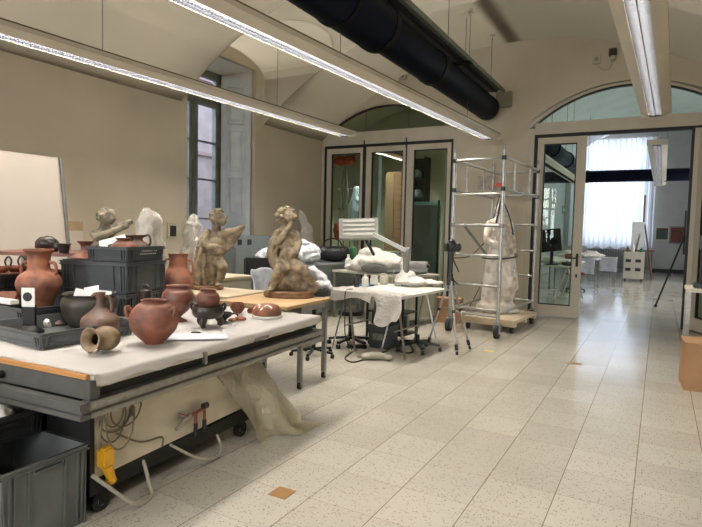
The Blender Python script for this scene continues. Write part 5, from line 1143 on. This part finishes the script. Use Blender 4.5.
ob('pan_handle', cyl(B(), (0, 0, hz-.01), (.03, .22, hz-.22), .009), M['blackplastic'], t); ob('crank', cyl(B(), (.03, 0, az+.02), (.10, -.02, az-.03), .008), M['blackplastic'], t)
cmr = thing('camera', 'black camera with lens mounted on top of the tripod', 'camera', (ctr.x, ctr.y, hz+.04), math.radians(20))
blob('camera_body', [e((0, 0, .06), (.11, .05, .065)), e((-.07, -.03, .06), (.035, .05, .06)), e((.0, 0, .125), (.045, .045, .035)), e((.08, 0, .06), (.04, .045, .06))], .006, M['blackplastic'], cmr, 2)
ob('camera_lens', cyl(cyl(B(), (0, .02, .055), (0, .12, .055), .042, .046, seg=24), (0, .12, .055), (0, .13, .055), .046, .05, seg=24), M['blackmetal'], cmr); ob('hot_shoe', bx(-.014, .014, -.014, .014, .157, .165), M['graypaint'], cmr)

# ================================================================== SCAFFOLD TOWER
PP = [Vector((-2.72, 8.02, 0)), Vector((-1.955, 7.86, 0)), Vector((-1.86, 9.80, 0)), Vector((-2.66, 9.96, 0))]
t = thing('scaffold_tower', 'aluminium mobile scaffold tower on castors around the wrapped statue', 'scaffold', (PP[0]+PP[2])/2); SO = (PP[0]+PP[2])/2; SO.z = 0
q_ = [p-SO for p in PP]; ztop = 2.66
for p in q_:
    l = ob('upright', cyl(B(), (p.x, p.y, .22), (p.x, p.y, ztop), .026), M['alu'], t); ob('spigot', cyl(B(), (p.x, p.y, ztop), (p.x, p.y, ztop+.07), .018), M['steel'], l)
    w_ = ob('castor', cyl(B(), (p.x-.03, p.y-.03, .10), (p.x+.03, p.y-.03, .10), .10, seg=24), M['rubber'], t); ob('hub', cyl(B(), (p.x-.033, p.y-.03, .10), (p.x+.033, p.y-.03, .10), .055, seg=20), M['graypaint'], w_)
    bm = B(); box(bm, p.x-.045, p.x-.035, p.y-.09, p.y+.03, .06, .19); box(bm, p.x+.035, p.x+.045, p.y-.09, p.y+.03, .06, .19); box(bm, p.x-.045, p.x+.045, p.y-.07, p.y+.03, .18, .2); cyl(bm, (p.x, p.y, .19), (p.x, p.y, .24), .022); ob('bracket', bm, M['graypaint'], w_)
def rail(a, b, z, z2=None, r=.02, name='rung', m='alu'): return ob(name, cyl(B(), (a.x, a.y, z), (b.x, b.y, z if z2 is None else z2), r), M[m], t)
def zz2(x, y, P_): return at(x, y, Y=P_.y).z
for y in (195, 225, 254, 283): rail(q_[0], q_[1], zz2(454, y, PP[0]))
for y in (195, 225, 251, 276, 301): rail(q_[3], q_[2], zz2(531, y, PP[2]))
rail(q_[0], q_[1], ztop-.12); rail(q_[3], q_[2], ztop-.12)
for a_, b_ in ((0, 3), (1, 2)):
    rail(q_[a_], q_[b_], ztop-.10, name='guard_rail'); rail(q_[a_], q_[b_], ztop-.55, name='guard_rail')
    for k in (.28, .72): m_ = q_[a_].lerp(q_[b_], k); ob('guard_post', cyl(B(), (m_.x, m_.y, ztop-.55), (m_.x, m_.y, ztop-.10), .016), M['alu'], t)
    rail(q_[a_], q_[b_], .34, name='base_rail')
rail(q_[0], q_[1], .30, name='base_rail'); rail(q_[0], q_[1], .38, name='base_rail')
m_ = q_[3]; ob('diagonal_brace', cyl(B(), at(462, 223, Y=8.2)-SO, at(486, 254, Y=9.3)-SO, .022), M['graypaint'], t)
ob('diagonal_brace', cyl(B(), (q_[1].x-.03, q_[1].y+.1, ztop-.62), (q_[3].x, q_[3].y, 1.2), .014), M['blackmetal'], t)
for p in q_[:3]:
    for z in (ztop-.12, ztop-.55, zz2(454, 225, PP[0])): ob('coupler', cyl(B(), (p.x, p.y, z-.03), (p.x, p.y, z+.03), .034), M['blackplastic'] if z > 2 else M['graypaint'], t)
o = ob('red_clamp', bx(-.06, .06, -.03, .03, -.02, .03, bevel=.01), M['red'], t, loc=(q_[1].x-.06, q_[1].y, ztop-.50))
# dolly and wrapped statue
t = thing('wooden_dolly', 'pale wooden platform on small castors carrying the wrapped statue', 'dolly', (-2.23, 8.92, 0), math.radians(-4))
ob('platform', bx(-.34, .46, -.62, .62, .15, .20, bevel=.004), M['wood'] if 0 else mat('pale_deal', (.60, .50, .36), .65, col2=(.5, .4, .28), scale=3), t)
for y in (-.55, 0, .55): ob('batten', bx(-.34, .46, y-.05, y+.05, .10, .15), bpy.data.materials['pale_deal'], t)
for x in (-.28, .40):
    for y in (-.54, .54): w_ = ob('caster_wheel', cyl(B(), (x-.02, y, .045), (x+.02, y, .045), .045, seg=20), M['rubber'], t); ob('fork', bx(x-.03, x+.03, y-.02, y+.03, .07, .10), M['blackmetal'], w_)
# statue: tall draped figure
bs = Vector((-2.28, 9.0, .20)); s = depth(bs)/F; tpz = at(492, 204, Y=9.0).z; h = (tpz-.20)/s
S = [e((1, 0, h-6), (5.5, 5.5, 6.5)), c([(1, 0, h-12), (0, 0, h-16)], [3.6, 5]), e((0, 0, h-20), (11, 7, 7)), c([(0, 0, h-24), (1, 0, h-40), (0, 0, h-52)], [9, 8.5, 10.5]), c([(-1, 0, h-54), (-6, 0, 30), (-8, 0, 12)], [10.5, 8, 7]), c([(3, 0, h-54), (10, -2, 32), (8, 0, 12)], [10.5, 10, 8]),
     c([(-9, -2, h-20), (-13, -4, h-34), (-6, -7, h-40)], [4.5, 3.8, 3.2]), c([(9, -2, h-20), (12, -2, h-34), (14, -3, h-46)], [4.5, 4, 3.2]), c([(8, 2, h-30), (13, 2, 42), (16, 2, 26)], [5, 7, 6]), e((0, 0, 6), (20, 13, 8)), e((3, 0, 2), (22, 14, 3))]
st = thing('draped_statue', 'tall pale plaster statue under clear film inside the scaffold', 'statue', bs, VA)
blob('figure', S, 1.3, M['plaster'], st, 4, (.012, 9, (1, 1, .4)), s)
def wr(u, v):
    a = 2*PI*u; r = (2+9*min(1, v*5)**.6+6.5*v)*(1+.12*math.sin(3*a+5*v)+.07*math.sin(8*a)); return Vector(((r*math.cos(a)*1.05+1+1.5*v)*s, r*math.sin(a)*.8*s, max(.01, (h+3)*(1-v)*s)))
ob('film_wrap', drape(1, 1, 0, wr, 54, 44, .0015, 2, .02, 7), M['filmthin'], st, smooth=True)
zb_ = .2+28*s+.35; o = ob('tie_strap', tube(B(), [(17*s*math.cos(a*PI/8)*1.02+2*s, 14*s*math.sin(a*PI/8), (h*.52+2.2*math.sin(a*PI/8+.8))*s) for a in range(17)], .012, 8, 2), M['blackplastic'], st)
o = ob('tie_strap', tube(B(), [(2*s, -6*s, (h+2)*s), (8*s, -9*s, (h-14)*s), (11*s, -12*s, (h-30)*s)], .012, 8, 3), M['blackplastic'], st)
for pts, lab in ((([Vector((-2.0, 7.92, 2.0)), Vector((-2.2, 8.6, 2.02)), Vector((-2.52, 9.4, 1.5)), Vector((-2.63, 9.9, 1.3))]), 'black cable running from the red clamp down across the scaffold'), (([at(452, 258, Y=8.9), at(470, 256, Y=9), at(484, 243, Y=9.3)]), 'thin black cable sagging behind the camera towards the scaffold'), (([Vector((-2.62, 9.93, .9)), at(481, 285, Y=10.0), at(470, 306, Y=9.9), Vector((-2.95, 9.5, .01))]), 'thin cable hanging down at the back of the scaffold to the floor')):
    o = ob('scaffold_cable', tube(B(), pts, .008), M['blackcable'], None); tag(o, lab, 'cable')
# ---- floor plates
def plate(x, y, wx, wy, label, m, rot=0):
    p = at(x, y, Z=0); o = ob('floor_plate', bx(-wx/2, wx/2, -wy/2, wy/2, .0005, .003), m, None, loc=(p.x, p.y, 0)); o.rotation_euler = (0, 0, rot); return tag(o, label, 'floor plate')
plate(282, 493, .115, .115, 'brown square plate in the near floor, lower centre of the photo', M['brownplate'])
plate(489, 351.5, .13, .10, 'yellow square patch on the floor right of the tripod', M['yellowplate']); plate(574, 363.5, .17, .10, 'brown plate in the floor before the right doorway', M['brownplate'])

# ================================================================== RIGHT EDGE
t = thing('cardboard_box', 'tall brown cardboard box cut off by the right edge of the photo', 'box', (.27, 6.28, 0), math.radians(4))
ob('box_body', bx(0, .5, 0, .42, 0, .455, bevel=.003), M['cardboard'], t); ob('box_lid', bx(-.004, .504, -.004, .424, .455, .47, bevel=.002), M['cardboard'], t)
zt_ = at(692, 289, Y=7.1).z; tp = at(686, 289, Y=7.1)
t = thing('steel_table', 'grey steel table with a pale top at the right edge behind the box', 'table', (tp.x, 7.0, 0))
ob('tabletop', bx(0, 1.0, 0, .6, zt_-.03, zt_+.005, bevel=.003), M['offwhite'], t)
for x in (.03, .97):
    for y in (.03, .57): ob('leg', bx(x-.018, x+.018, y-.018, y+.018, 0, zt_-.03), M['steel'], t)
ob('lower_shelf', bx(.02, .98, .02, .58, .25, .27), M['graypaint'], t)
t = thing('lab_microscope', 'dark optical instrument on the steel table at the right edge', 'instrument', (tp.x+.16, 7.25, zt_+.005))
ob('instrument_base', bx(-.09, .09, -.1, .12, 0, .05, bevel=.01), M['blackplastic'], t); ob('instrument_column', bx(-.03, .03, .04, .10, .05, .48, bevel=.01), M['blackmetal'], t); ob('instrument_head', bx(-.06, .06, -.1, .10, .42, .58, bevel=.02), M['crate'], t); ob('eyepiece', cyl(B(), (0, -.08, .56), (0, -.14, .66), .02), M['black'], t)

# ================================================================== SIDE ROOM BEHIND THE LEFT GLASS DOORS
def Q(x, y, Y): return at(x, y, Y=Y)
Yl = 12.2; a_ = Q(345, 166, Yl); sl_ = depth(a_)/F
t = thing('coat_stand', 'slim steel stand with a red bundle on top behind the left glass pane', 'stand', (a_.x, Yl, 0))
ob('stand_pole', cyl(B(), (0, 0, .05), (0, 0, a_.z), .02), M['steel'], t); ob('stand_foot', cyl(B(), (0, 0, 0), (0, 0, .05), .25, .2, seg=20), M['graypaint'], t)
for dx_ in (-6, 8): ob('stand_leg', cyl(B(), (dx_*sl_*1.3, 0, .05), (dx_*sl_*.3, 0, a_.z-.1), .018), M['graypaint'], t)
for z in range(5): ob('stand_rung', cyl(B(), (-7*sl_, 0, .5+z*.5), (9*sl_, 0, .5+z*.5), .012), M['graypaint'], t)
lump('red_bundle', 'red crumpled bundle on top of the steel stand behind the glass', 'bundle', (a_.x, Yl, a_.z-.0), [e((-.1, 0, .1), (.18, .12, .12)), e((.12, 0, .12), (.16, .12, .12))], M['red'], (.02, 10, (1, 1, 1)), .02)
a2 = Q(353, 213, 12.0); lump('blue_jacket', 'pale blue-grey cloth hanging on the steel stand below the red bundle', 'cloth', (a2.x+.05, 12.02, a2.z-.42), [c([(0, -.1, .1), (.02, -.1, .9)], [.17, .10]), e((0, -.1, .45), (.17, .08, .3))], mat('blue_grey_cloth', (.20, .27, .33), .8), (.03, 5, (1, 1, .5)), .025)
a3 = Q(337, 232, 12.0); lump('red_bag', 'dark red bag hanging low on the left of the steel stand', 'bag', (a3.x, 12.05, a3.z-.2), [e((0, -.1, .2), (.12, .08, .22))], mat('dark_red_cloth', (.25, .035, .025), .7), (.02, 8, (1, 1, .6)), .02)
a4 = Q(357, 262, 12.0); lump('green_cloth', 'dark green rolled cloth standing upright behind the ribbed lamp head', 'cloth', (a4.x, 11.75, 0), [c([(0, 0, .12), (0, 0, .8), (0, 0, a4.z+.3)], [.11, .12, .09])], M['green'], (.02, 8, (1, 1, .5)), .02)
b0, b1 = Q(387, 172, 13.2), Q(404, 172, 13.2)
t = thing('tall_cupboard', 'tall brown wooden cupboard behind the middle glass pane', 'cupboard', (b0.x, 13.2, 0)); wq = b1.x-b0.x
ob('cupboard_body', bx(0, wq, 0, .5, 0, b0.z, bevel=.004), M['darkwood'], t); ob('cupboard_side', bx(-.02, wq*.45, -.02, 0, .05, b0.z-.05), mat('mid_brown_wood', (.20, .13, .075), .6), t)
c0, c1 = Q(410, 165, 13.0), Q(425, 165, 13.0)
t = thing('open_shelf', 'black open shelf unit with equipment behind the right-hand glass pane', 'shelf', (c0.x, 13.0, 0)); wq = c1.x-c0.x
ob('back_panel', bx(0, wq, .38, .40, 0, c0.z+.2), M['black'], t)
for x in (0, wq-.02): ob('side_panel', bx(x, x+.02, 0, .40, 0, c0.z+.2), M['black'], t)
for k in range(6): ob('shelf_board', bx(0, wq, 0, .40, .3+k*.5, .32+k*.5), M['blackmetal'], t)
for y, x, r, lab in ((180, 416, 4, 'round grey object on the upper board of the black shelf'), (197, 417, 5, 'blue-white box object on the black shelf, above the dark panel')):
    p = Q(x, y, 13.1); zz_ = .32+.5*math.floor((p.z-.32)/.5+.3); o = ob('shelf_item', lathe(B(), [(.06, 0), (.12, .03), (.13, .12), (.08, .2), (.03, .22)], 20), mat('shelf_item_%d' % y, (.35, .42, .48), .5), None, smooth=True, loc=(p.x, 13.15, zz_)); tag(o, lab, 'shelf item')
e0, e1 = Q(412, 205, 11.4), Q(438, 262, 11.4)
t = thing('mesh_panel', 'tall grey mesh-covered frame with a blue top rail behind the right glass pane', 'panel', ((e0.x+e1.x)/2, 11.4, 0)); wq = (e1.x-e0.x)/2
ob('mesh_sheet', bx(-wq, wq, -.01, .0, .5, e0.z), M['netgrey'], t); ob('top_rail', bx(-wq-.04, wq, -.04, .03, e0.z, e0.z+.07, bevel=.01), mat('pale_blue_rail', (.30, .48, .60), .4), t)
for x in (-wq, wq): ob('frame_post', bx(x-.015, x+.015, -.015, .02, 0, e0.z), M['graypaint'], t)
p = Q(442, 200, 10.9); t = thing('black_pole', 'slim black pole standing behind the glass left of the scaffold', 'pole', (-4.03, 10.95, 0)); ob('pole', cyl(B(), (0, 0, .03), (0, 0, p.z), .022), M['blackmetal'], t); ob('foot', cyl(B(), (0, 0, 0), (0, 0, .03), .12, seg=20), M['blackmetal'], t)
t = thing('low_cabinet', 'grey-green low cabinet standing behind the left glass doors', 'cabinet', (-5.6, 12.9, 0)); ob('cabinet_body', bx(-.7, .7, -.3, .3, 0, .95, bevel=.005), M['cab'], t); ob('cabinet_door', bx(-.65, .65, -.315, -.3, .08, .88), M['chest'], t)

# ================================================================== FAR ROOM
cz1 = at(615, 139, Y=FY-.25).z
def curt(u, v):
    x = cw0-.25+(cw1-cw0+.40)*u; return Vector((x, FY-.28+.05*math.sin(u*95)+.025*math.sin(u*210+1), cz1-(cz1-.95)*v+.06*math.sin(u*40)*v))
bm = B(); V = []
for i in range(241): V.append([bm.verts.new(curt(i/240, j/6)) for j in range(7)])
for i in range(240):
    for j in range(6): bm.faces.new((V[i][j], V[i+1][j], V[i+1][j+1], V[i][j+1]))
t = thing('net_curtain', 'long white net curtain glowing before the far window', 'curtain', ((cw0+cw1)/2, FY-.28, 0)); bmesh.ops.translate(bm, vec=-t.location, verts=bm.verts); ob('curtain_cloth', bm, M['curtain'], t, smooth=True)
ob('curtain_rail', cyl(B(), (-(cw1-cw0)/2-.25, 0, cz1+.02), ((cw1-cw0)/2+.25, 0, cz1+.02), .025), M['lamp'], t)
rx0, rx1 = at(590, 250, Y=FY-.2).x, at(652, 250, Y=FY-.2).x
t = thing('column_radiator', 'long grey column radiator under the far curtain', 'radiator', (rx0, FY-.42, 0)); n_ = 26
for k in range(n_): x = (rx1-rx0)*k/(n_-1); ob('radiator_column', bx(x-.038, x+.038, -.09, .09, .12, .92, bevel=.02), M['radiator'], t)
ob('radiator_pipe', cyl(B(), (-.05, 0, .18), (rx1-rx0+.05, 0, .18), .025), M['radiator'], t)
for x in (.1, rx1-rx0-.1): ob('radiator_foot', bx(x-.04, x+.04, -.08, .08, 0, .13), M['radiator'], t)
# crossing duct + one running away
Yd = 19.6; pz = at(640, 175.5, Y=Yd); t = thing('crossing_duct', 'navy duct crossing the far room in front of the curtain', 'duct', (0, Yd, pz.z)); bm = cyl(B(), (FX0+.05, 0, 0), (FX1-.05, 0, 0), .19, seg=32); ob('duct_section', bm, M['navy'], t, smooth=True)
for x in (-2.2, 0, 1.6): ob('coupling_ring', cyl(B(), (x, 0, 0), (x+.08, 0, 0), .205, seg=32), M['ring'], t); ob('hanger_rod', cyl(B(), (x+.04, 0, .19), (x+.04, 0, 5.75-pz.z if abs(x) < 1.2 else 5.3-pz.z), .006, seg=6), M['wire'], t)
pa = at(577, 169, Y=19.3); t = thing('far_duct', 'navy duct running away along the far room, seen through the glazed leaf', 'duct', (pa.x, 11.2, pa.z)); ob('duct_section', cyl(B(), (0, -.3, 0), (0, 8.15, 0), .20, seg=32), M['navy'], t, smooth=True)
for y in (1, 3.2, 5.6): ob('coupling_ring', cyl(B(), (0, y, 0), (0, y+.1, 0), .235, seg=32), M['ring'], t); ob('hanger_rod', cyl(B(), (0, y, .2), (0, y, 4.9-pa.z+.4), .006, seg=6), M['wire'], t)
pa = at(549, 165, Y=12.5); light_bar('pale strip light running along the far room beside its navy duct', pa.x-.05, 11.2, pa.x-.05, 17.5, pa.z, 0, wires=(1, 5), on=False, lv=.06)
p = at(564, 210, X=FX0+.02); t = thing('exit_sign', 'green emergency exit sign with white pictograms on the far room side wall', 'sign', (FX0+.001, p.y, p.z)); k = depth(p)/F*3.2
ob('sign_plate', bx(0, .02, -.42, .42, -.16, .16), M['darkgreen'], t); bm = B(); box(bm, .02, .024, -.30, -.18, -.09, .10); box(bm, .02, .024, .15, .32, -.10, .10); ob('white_pictogram', bm, M['whitep'], t); bm = B(); bar(bm, (.026, -.10, 0), (.026, .05, 0), .004, .05); bar(bm, (.026, .04, .05), (.026, .10, 0), .004, .03); bar(bm, (.026, .04, -.05), (.026, .10, 0), .004, .03); ob('arrow', bm, M['whitep'], t)
for (x0, x1, y0, y1, m, lab) in ((656.5, 667.5, 228, 239.5, mat('dark_green_picture', (.05, .09, .07), .6), 'small dark green framed sign left of the red one on the far wall'), (671, 683, 227.5, 243, M['picred'], 'dark red framed panel on the far wall, at the right of the doorway')):
    a_ = at(x0, y0, Y=FY); b_ = at(x1, y1, Y=FY); cx_, cz_ = (a_.x+b_.x)/2, (a_.z+b_.z)/2; hw_, hh_ = (b_.x-a_.x)/2, (a_.z-b_.z)/2; t = thing('framed_sign', lab, 'sign', (cx_, FY-.001, cz_))
    ob('sign_panel', bx(-hw_, hw_, -.03, 0, -hh_, hh_), m, t); bm = B()
    for q in ((-hw_-.05, hw_+.05, hh_, hh_+.06), (-hw_-.05, hw_+.05, -hh_-.05, -hh_), (-hw_-.05, -hw_, -hh_, hh_), (hw_, hw_+.05, -hh_, hh_)): box(bm, q[0], q[1], -.05, 0, q[2], q[3])
    ob('sign_frame', bm, M['graypaint'] if 'red' in lab[:8] else M['frame'], t)
    if 'green' in lab: ob('red_heading', bx(-hw_, hw_, -.034, -.03, hh_*.7, hh_), M['picred'], t)
# easel
ez = at(640, 271, Y=22).y; eb = at(641, 277, Z=0); eY = 22.0; eb = at(641, 270, Y=eY); t = thing('studio_easel', 'tall dark wooden easel beside the far window', 'easel', (eb.x, eY, 0)); s = depth((eb.x, eY, 1))/F
ztp = at(641, 195, Y=eY).z
ob('mast', bx(-.03, .03, 0, .06, 0, ztp, bevel=.004), M['darkwood'], t)
for sx in (-1, 1): ob('leg', bar(B(), (sx*.35, -.15, 0), (sx*.04, 0, 1.9), .05, .04), M['darkwood'], t)
ob('leg', bar(B(), (0, .7, 0), (0, .05, 2.0), .05, .04), M['darkwood'], t); ob('ledge', bx(-.4, .4, -.12, -.0, .95, 1.0), M['darkwood'], t)
o = ob('white_canvas', bx(-.19, .19, -.05, -.02, 0, .98), M['whitep'], None, loc=(eb.x-.16, eY-.0, 1.0)); tag(o, 'white sheet-covered canvas standing on the easel', 'canvas')
# cream trolley with shelves
q = at(634, 275, Z=0); qY = 20.6; q = at(634, 260, Y=qY); t = thing('storage_trolley', 'cream storage trolley with dark open slots before the easel', 'trolley', (q.x, qY, 0)); hh = at(634, 252, Y=qY).z
ob('trolley_body', bx(-.30, .30, -.2, .25, .08, hh, bevel=.01), M['offwhite'], t)
for z in (.35, .65):
    for x in (-.24, .05): ob('slot_shade_plate', bx(x, x+.16, -.206, -.2, z*hh, z*hh+.10), M['base'], t)  # dark plates on a solid front paint the shade inside the slots
for x in (-.24, .24): ob('caster_wheel', cyl(B(), (x-.02, -.1, .04), (x+.02, -.1, .04), .04), M['rubber'], t); ob('caster_wheel', cyl(B(), (x-.02, .15, .04), (x+.02, .15, .04), .04), M['rubber'], t)
for x, r, hgt, m, lab in ((-.2, .05, .2, 'redbrown', 'little red-brown jar on top of the cream trolley, left'), (-.05, .06, .28, 'whitep', 'white bottle on top of the cream trolley, centre'), (.2, .05, .16, 'darkgreen', 'green tin on top of the cream trolley, right')):
    bottle(lab, Vector((q.x+x, qY, hh)), r, hgt, M[m], name='trolley_jar', cat='jar')
# tables in the far room
def desk(label, x0, x1, y0, y1, z, name='work_table', m='whitep', legs='trestle'):
    t = thing(name, label, 'table', ((x0+x1)/2, (y0+y1)/2, 0)); hx, hy = (x1-x0)/2, (y1-y0)/2
    ob('tabletop', bx(-hx, hx, -hy, hy, z-.03, z), M[m], t)
    for sx in (-1, 1):
        for sy in (-1, 1):
            if legs == 'trestle':
                for k in (-1, 1): ob('leg', bar(B(), (sx*hx*.8, sy*hy*.7, z-.03), (sx*hx*.8+k*.24, sy*hy*.8, 0), .03, .03), M['alu'], t)
            else: ob('leg', bx(sx*(hx-.05)-.02, sx*(hx-.05)+.02, sy*(hy-.05)-.02, sy*(hy-.05)+.02, 0, z-.03), M['graypaint'], t)
    return t
tp = at(556, 252, Y=13.4); TZ2 = .80; yy = 12.9
desk('white trestle table with a monitor in the far room, behind the glazed leaf', at(548, 300, Y=12.6).x-1.0, at(569, 300, Y=12.6).x+.05, 12.7, 13.9, TZ2)
mp = at(552, 240, Y=12.95); t = thing('computer_monitor', 'black monitor seen from behind on the table beyond the glazed leaf', 'monitor', (mp.x, 13.0, TZ2), .5)
ob('screen', box(B(), -.26, .26, -.02, .02, .30, .80, Matrix.Rotation(-.12, 4, 'Y'), bevel=.01), M['screen'], t); ob('stand', bx(-.03, .03, -.02, .03, .02, .4), M['blackplastic'], t); ob('foot', bx(-.12, .12, -.1, .1, 0, .02), M['blackplastic'], t)
lump('black_cables', 'small black bundle right of the monitor on the far table', 'bundle', (mp.x+.36, 12.85, TZ2), [e((0, 0, .04), (.14, .08, .05))], M['blackplastic'], (.01, 20, (1, 1, 1)), .014)
lump('white_sheets', 'white crumpled sheets on the far table around the monitor', 'sheets', (mp.x+.12, 13.45, TZ2), [e((0, 0, .05), (.55, .28, .06)), e((-.2, 0, .1), (.2, .16, .06))], M['clothw'], (.02, 8, (1, 1, 1)), .025)
x0, x1 = at(565, 262, Y=17).x, at(603, 262, Y=17).x
desk('long white-topped table in the far room, beyond the monitor table', x0-.4, x1-.1, 16.6, 17.6, .82, legs='plain')
lump('white_sheets', 'white sheets heaped on the long far table', 'sheets', ((x0+x1)/2-.1, 17.1, .82), [e((0, 0, .06), (.7, .35, .07)), e((.3, 0, .11), (.2, .2, .08)), e((-.35, 0, .11), (.2, .2, .08))], M['clothw'], (.03, 6, (1, 1, 1)), .03)
x2 = at(617, 262, Y=19).x
desk('small grey-legged table at the end of the far room, cloth over its edge', x2-1.1, x2, 18.6, 19.3, .80, legs='plain', m='clothw')
def ov3(u, v):
    x = (u-.5)*.5; q = max(0, (v-.3)/.7); return Vector((x, .25*(1-min(1, v/.3)) if v < .3 else -.02-.02*math.sin(u*9)*q, .008-.42*q))
for (x_, y_, z_, lab) in ((x2-.22, 18.59, .803, 'white cloth hanging off the small far table'), (x1-.42, 16.59, .823, 'white cloth hanging off the long far table')):
    o = ob('hanging_cloth', drape(1, 1, 0, ov3, 18, 20, .004, 4, .012, 8), M['cloth'], None, smooth=True, loc=(x_, y_, z_)); tag(o, lab, 'cloth')
t = thing('red_chair', 'red-brown office chair between the far tables', 'chair', (at(591, 280, Z=0).x+.0, 15.6, 0), .4)
ob('seat', bx(-.22, .22, -.22, .22, .44, .50, bevel=.02), mat('red_upholstery', (.24, .06, .035), .8), t); ob('backrest', bx(-.2, .2, .2, .25, .58, .98, bevel=.02), bpy.data.materials['red_upholstery'], t); ob('pole', cyl(B(), (0, 0, .08), (0, 0, .44), .025), M['blackmetal'], t); ob('back_support', bx(-.02, .02, .2, .24, .46, .6), M['blackmetal'], t)
for k in range(5): a_ = k*2*PI/5; l = ob('leg', bar(B(), (0, 0, .08), (.27*math.cos(a_), .27*math.sin(a_), .05), .035, .03), M['blackplastic'], t); ob('caster_wheel', cyl(B(), (.27*math.cos(a_)-.015, .27*math.sin(a_), .025), (.27*math.cos(a_)+.015, .27*math.sin(a_), .025), .025), M['rubber'], l)
# leaning black tripod leg by the door
fb_ = at(655, 307, Z=0); tb = at(684, 235, Y=12.6); t = thing('light_stand', 'black light stand with splayed legs just beyond the right side of the doorway', 'stand', (tb.x+.04, fb_.y+.0, 0)); O2 = Vector((tb.x+.04, fb_.y, 0))
ob('leg', cyl(B(), fb_-O2, (0, 0, tb.z), .018), M['blackmetal'], t); ob('leg', cyl(B(), (.45, .3, 0), (0, 0, tb.z), .018), M['blackmetal'], t); ob('leg', cyl(B(), (.4, -.4, 0), (0, 0, tb.z), .018), M['blackmetal'], t); ob('mast', cyl(B(), (0, 0, tb.z-.4), (0, 0, tb.z+.5), .02), M['blackmetal'], t); ob('foot_cap', cyl(B(), fb_-O2, fb_-O2+Vector((.02, 0, .05)), .03), M['rubber'], t)

# ================================================================== LIGHT
world = bpy.data.worlds.new('sky'); sc.world = world; world.use_nodes = True
bg = world.node_tree.nodes['Background']; bg.inputs['Color'].default_value = (.80, .89, 1, 1); bg.inputs['Strength'].default_value = 3.0
def area(name, loc_, rot, sx, sy, e, col, spread=180):
    la = bpy.data.lights.new(name, 'AREA'); la.shape = 'RECTANGLE'; la.size = sx; la.size_y = sy; la.energy = e; la.color = col; la.spread = math.radians(spread)
    o = bpy.data.objects.new(name, la); C.objects.link(o); o.location = loc_; o.rotation_euler = rot; return o
DAY = (.86, .93, 1.0)
area('daylight_left_window', (-8.6, 7.0, 6.2), (0, math.radians(-48), 0), 3.0, 3.4, 500, DAY)
area('added_back_fill', (-4.6, YB-.3, 2.2), (math.radians(62), 0, 0), 1.6, 2.6, 110, (1, .95, .88), 120)  # added ambient fill, set outside the added back windows
area('added_back_fill', (-.5, YB-.3, 2.2), (math.radians(62), 0, 0), 1.6, 2.6, 110, (1, .95, .88), 120)  # second added fill, same purpose
area('daylight_far_window', ((cw0+cw1)/2, FY+.6, 3.4), (-PI/2, 0, 0), 4.2, 4.6, 140, (.88, .93, 1.0))
for y_ in (14, 20): area('added_far_side_fill', (FX1+.35, y_, 2.6), (0, PI/2, 0), 2.6, 2.0, 130, (1, .99, .95))  # added fill outside the unseen side windows, brightens the far room
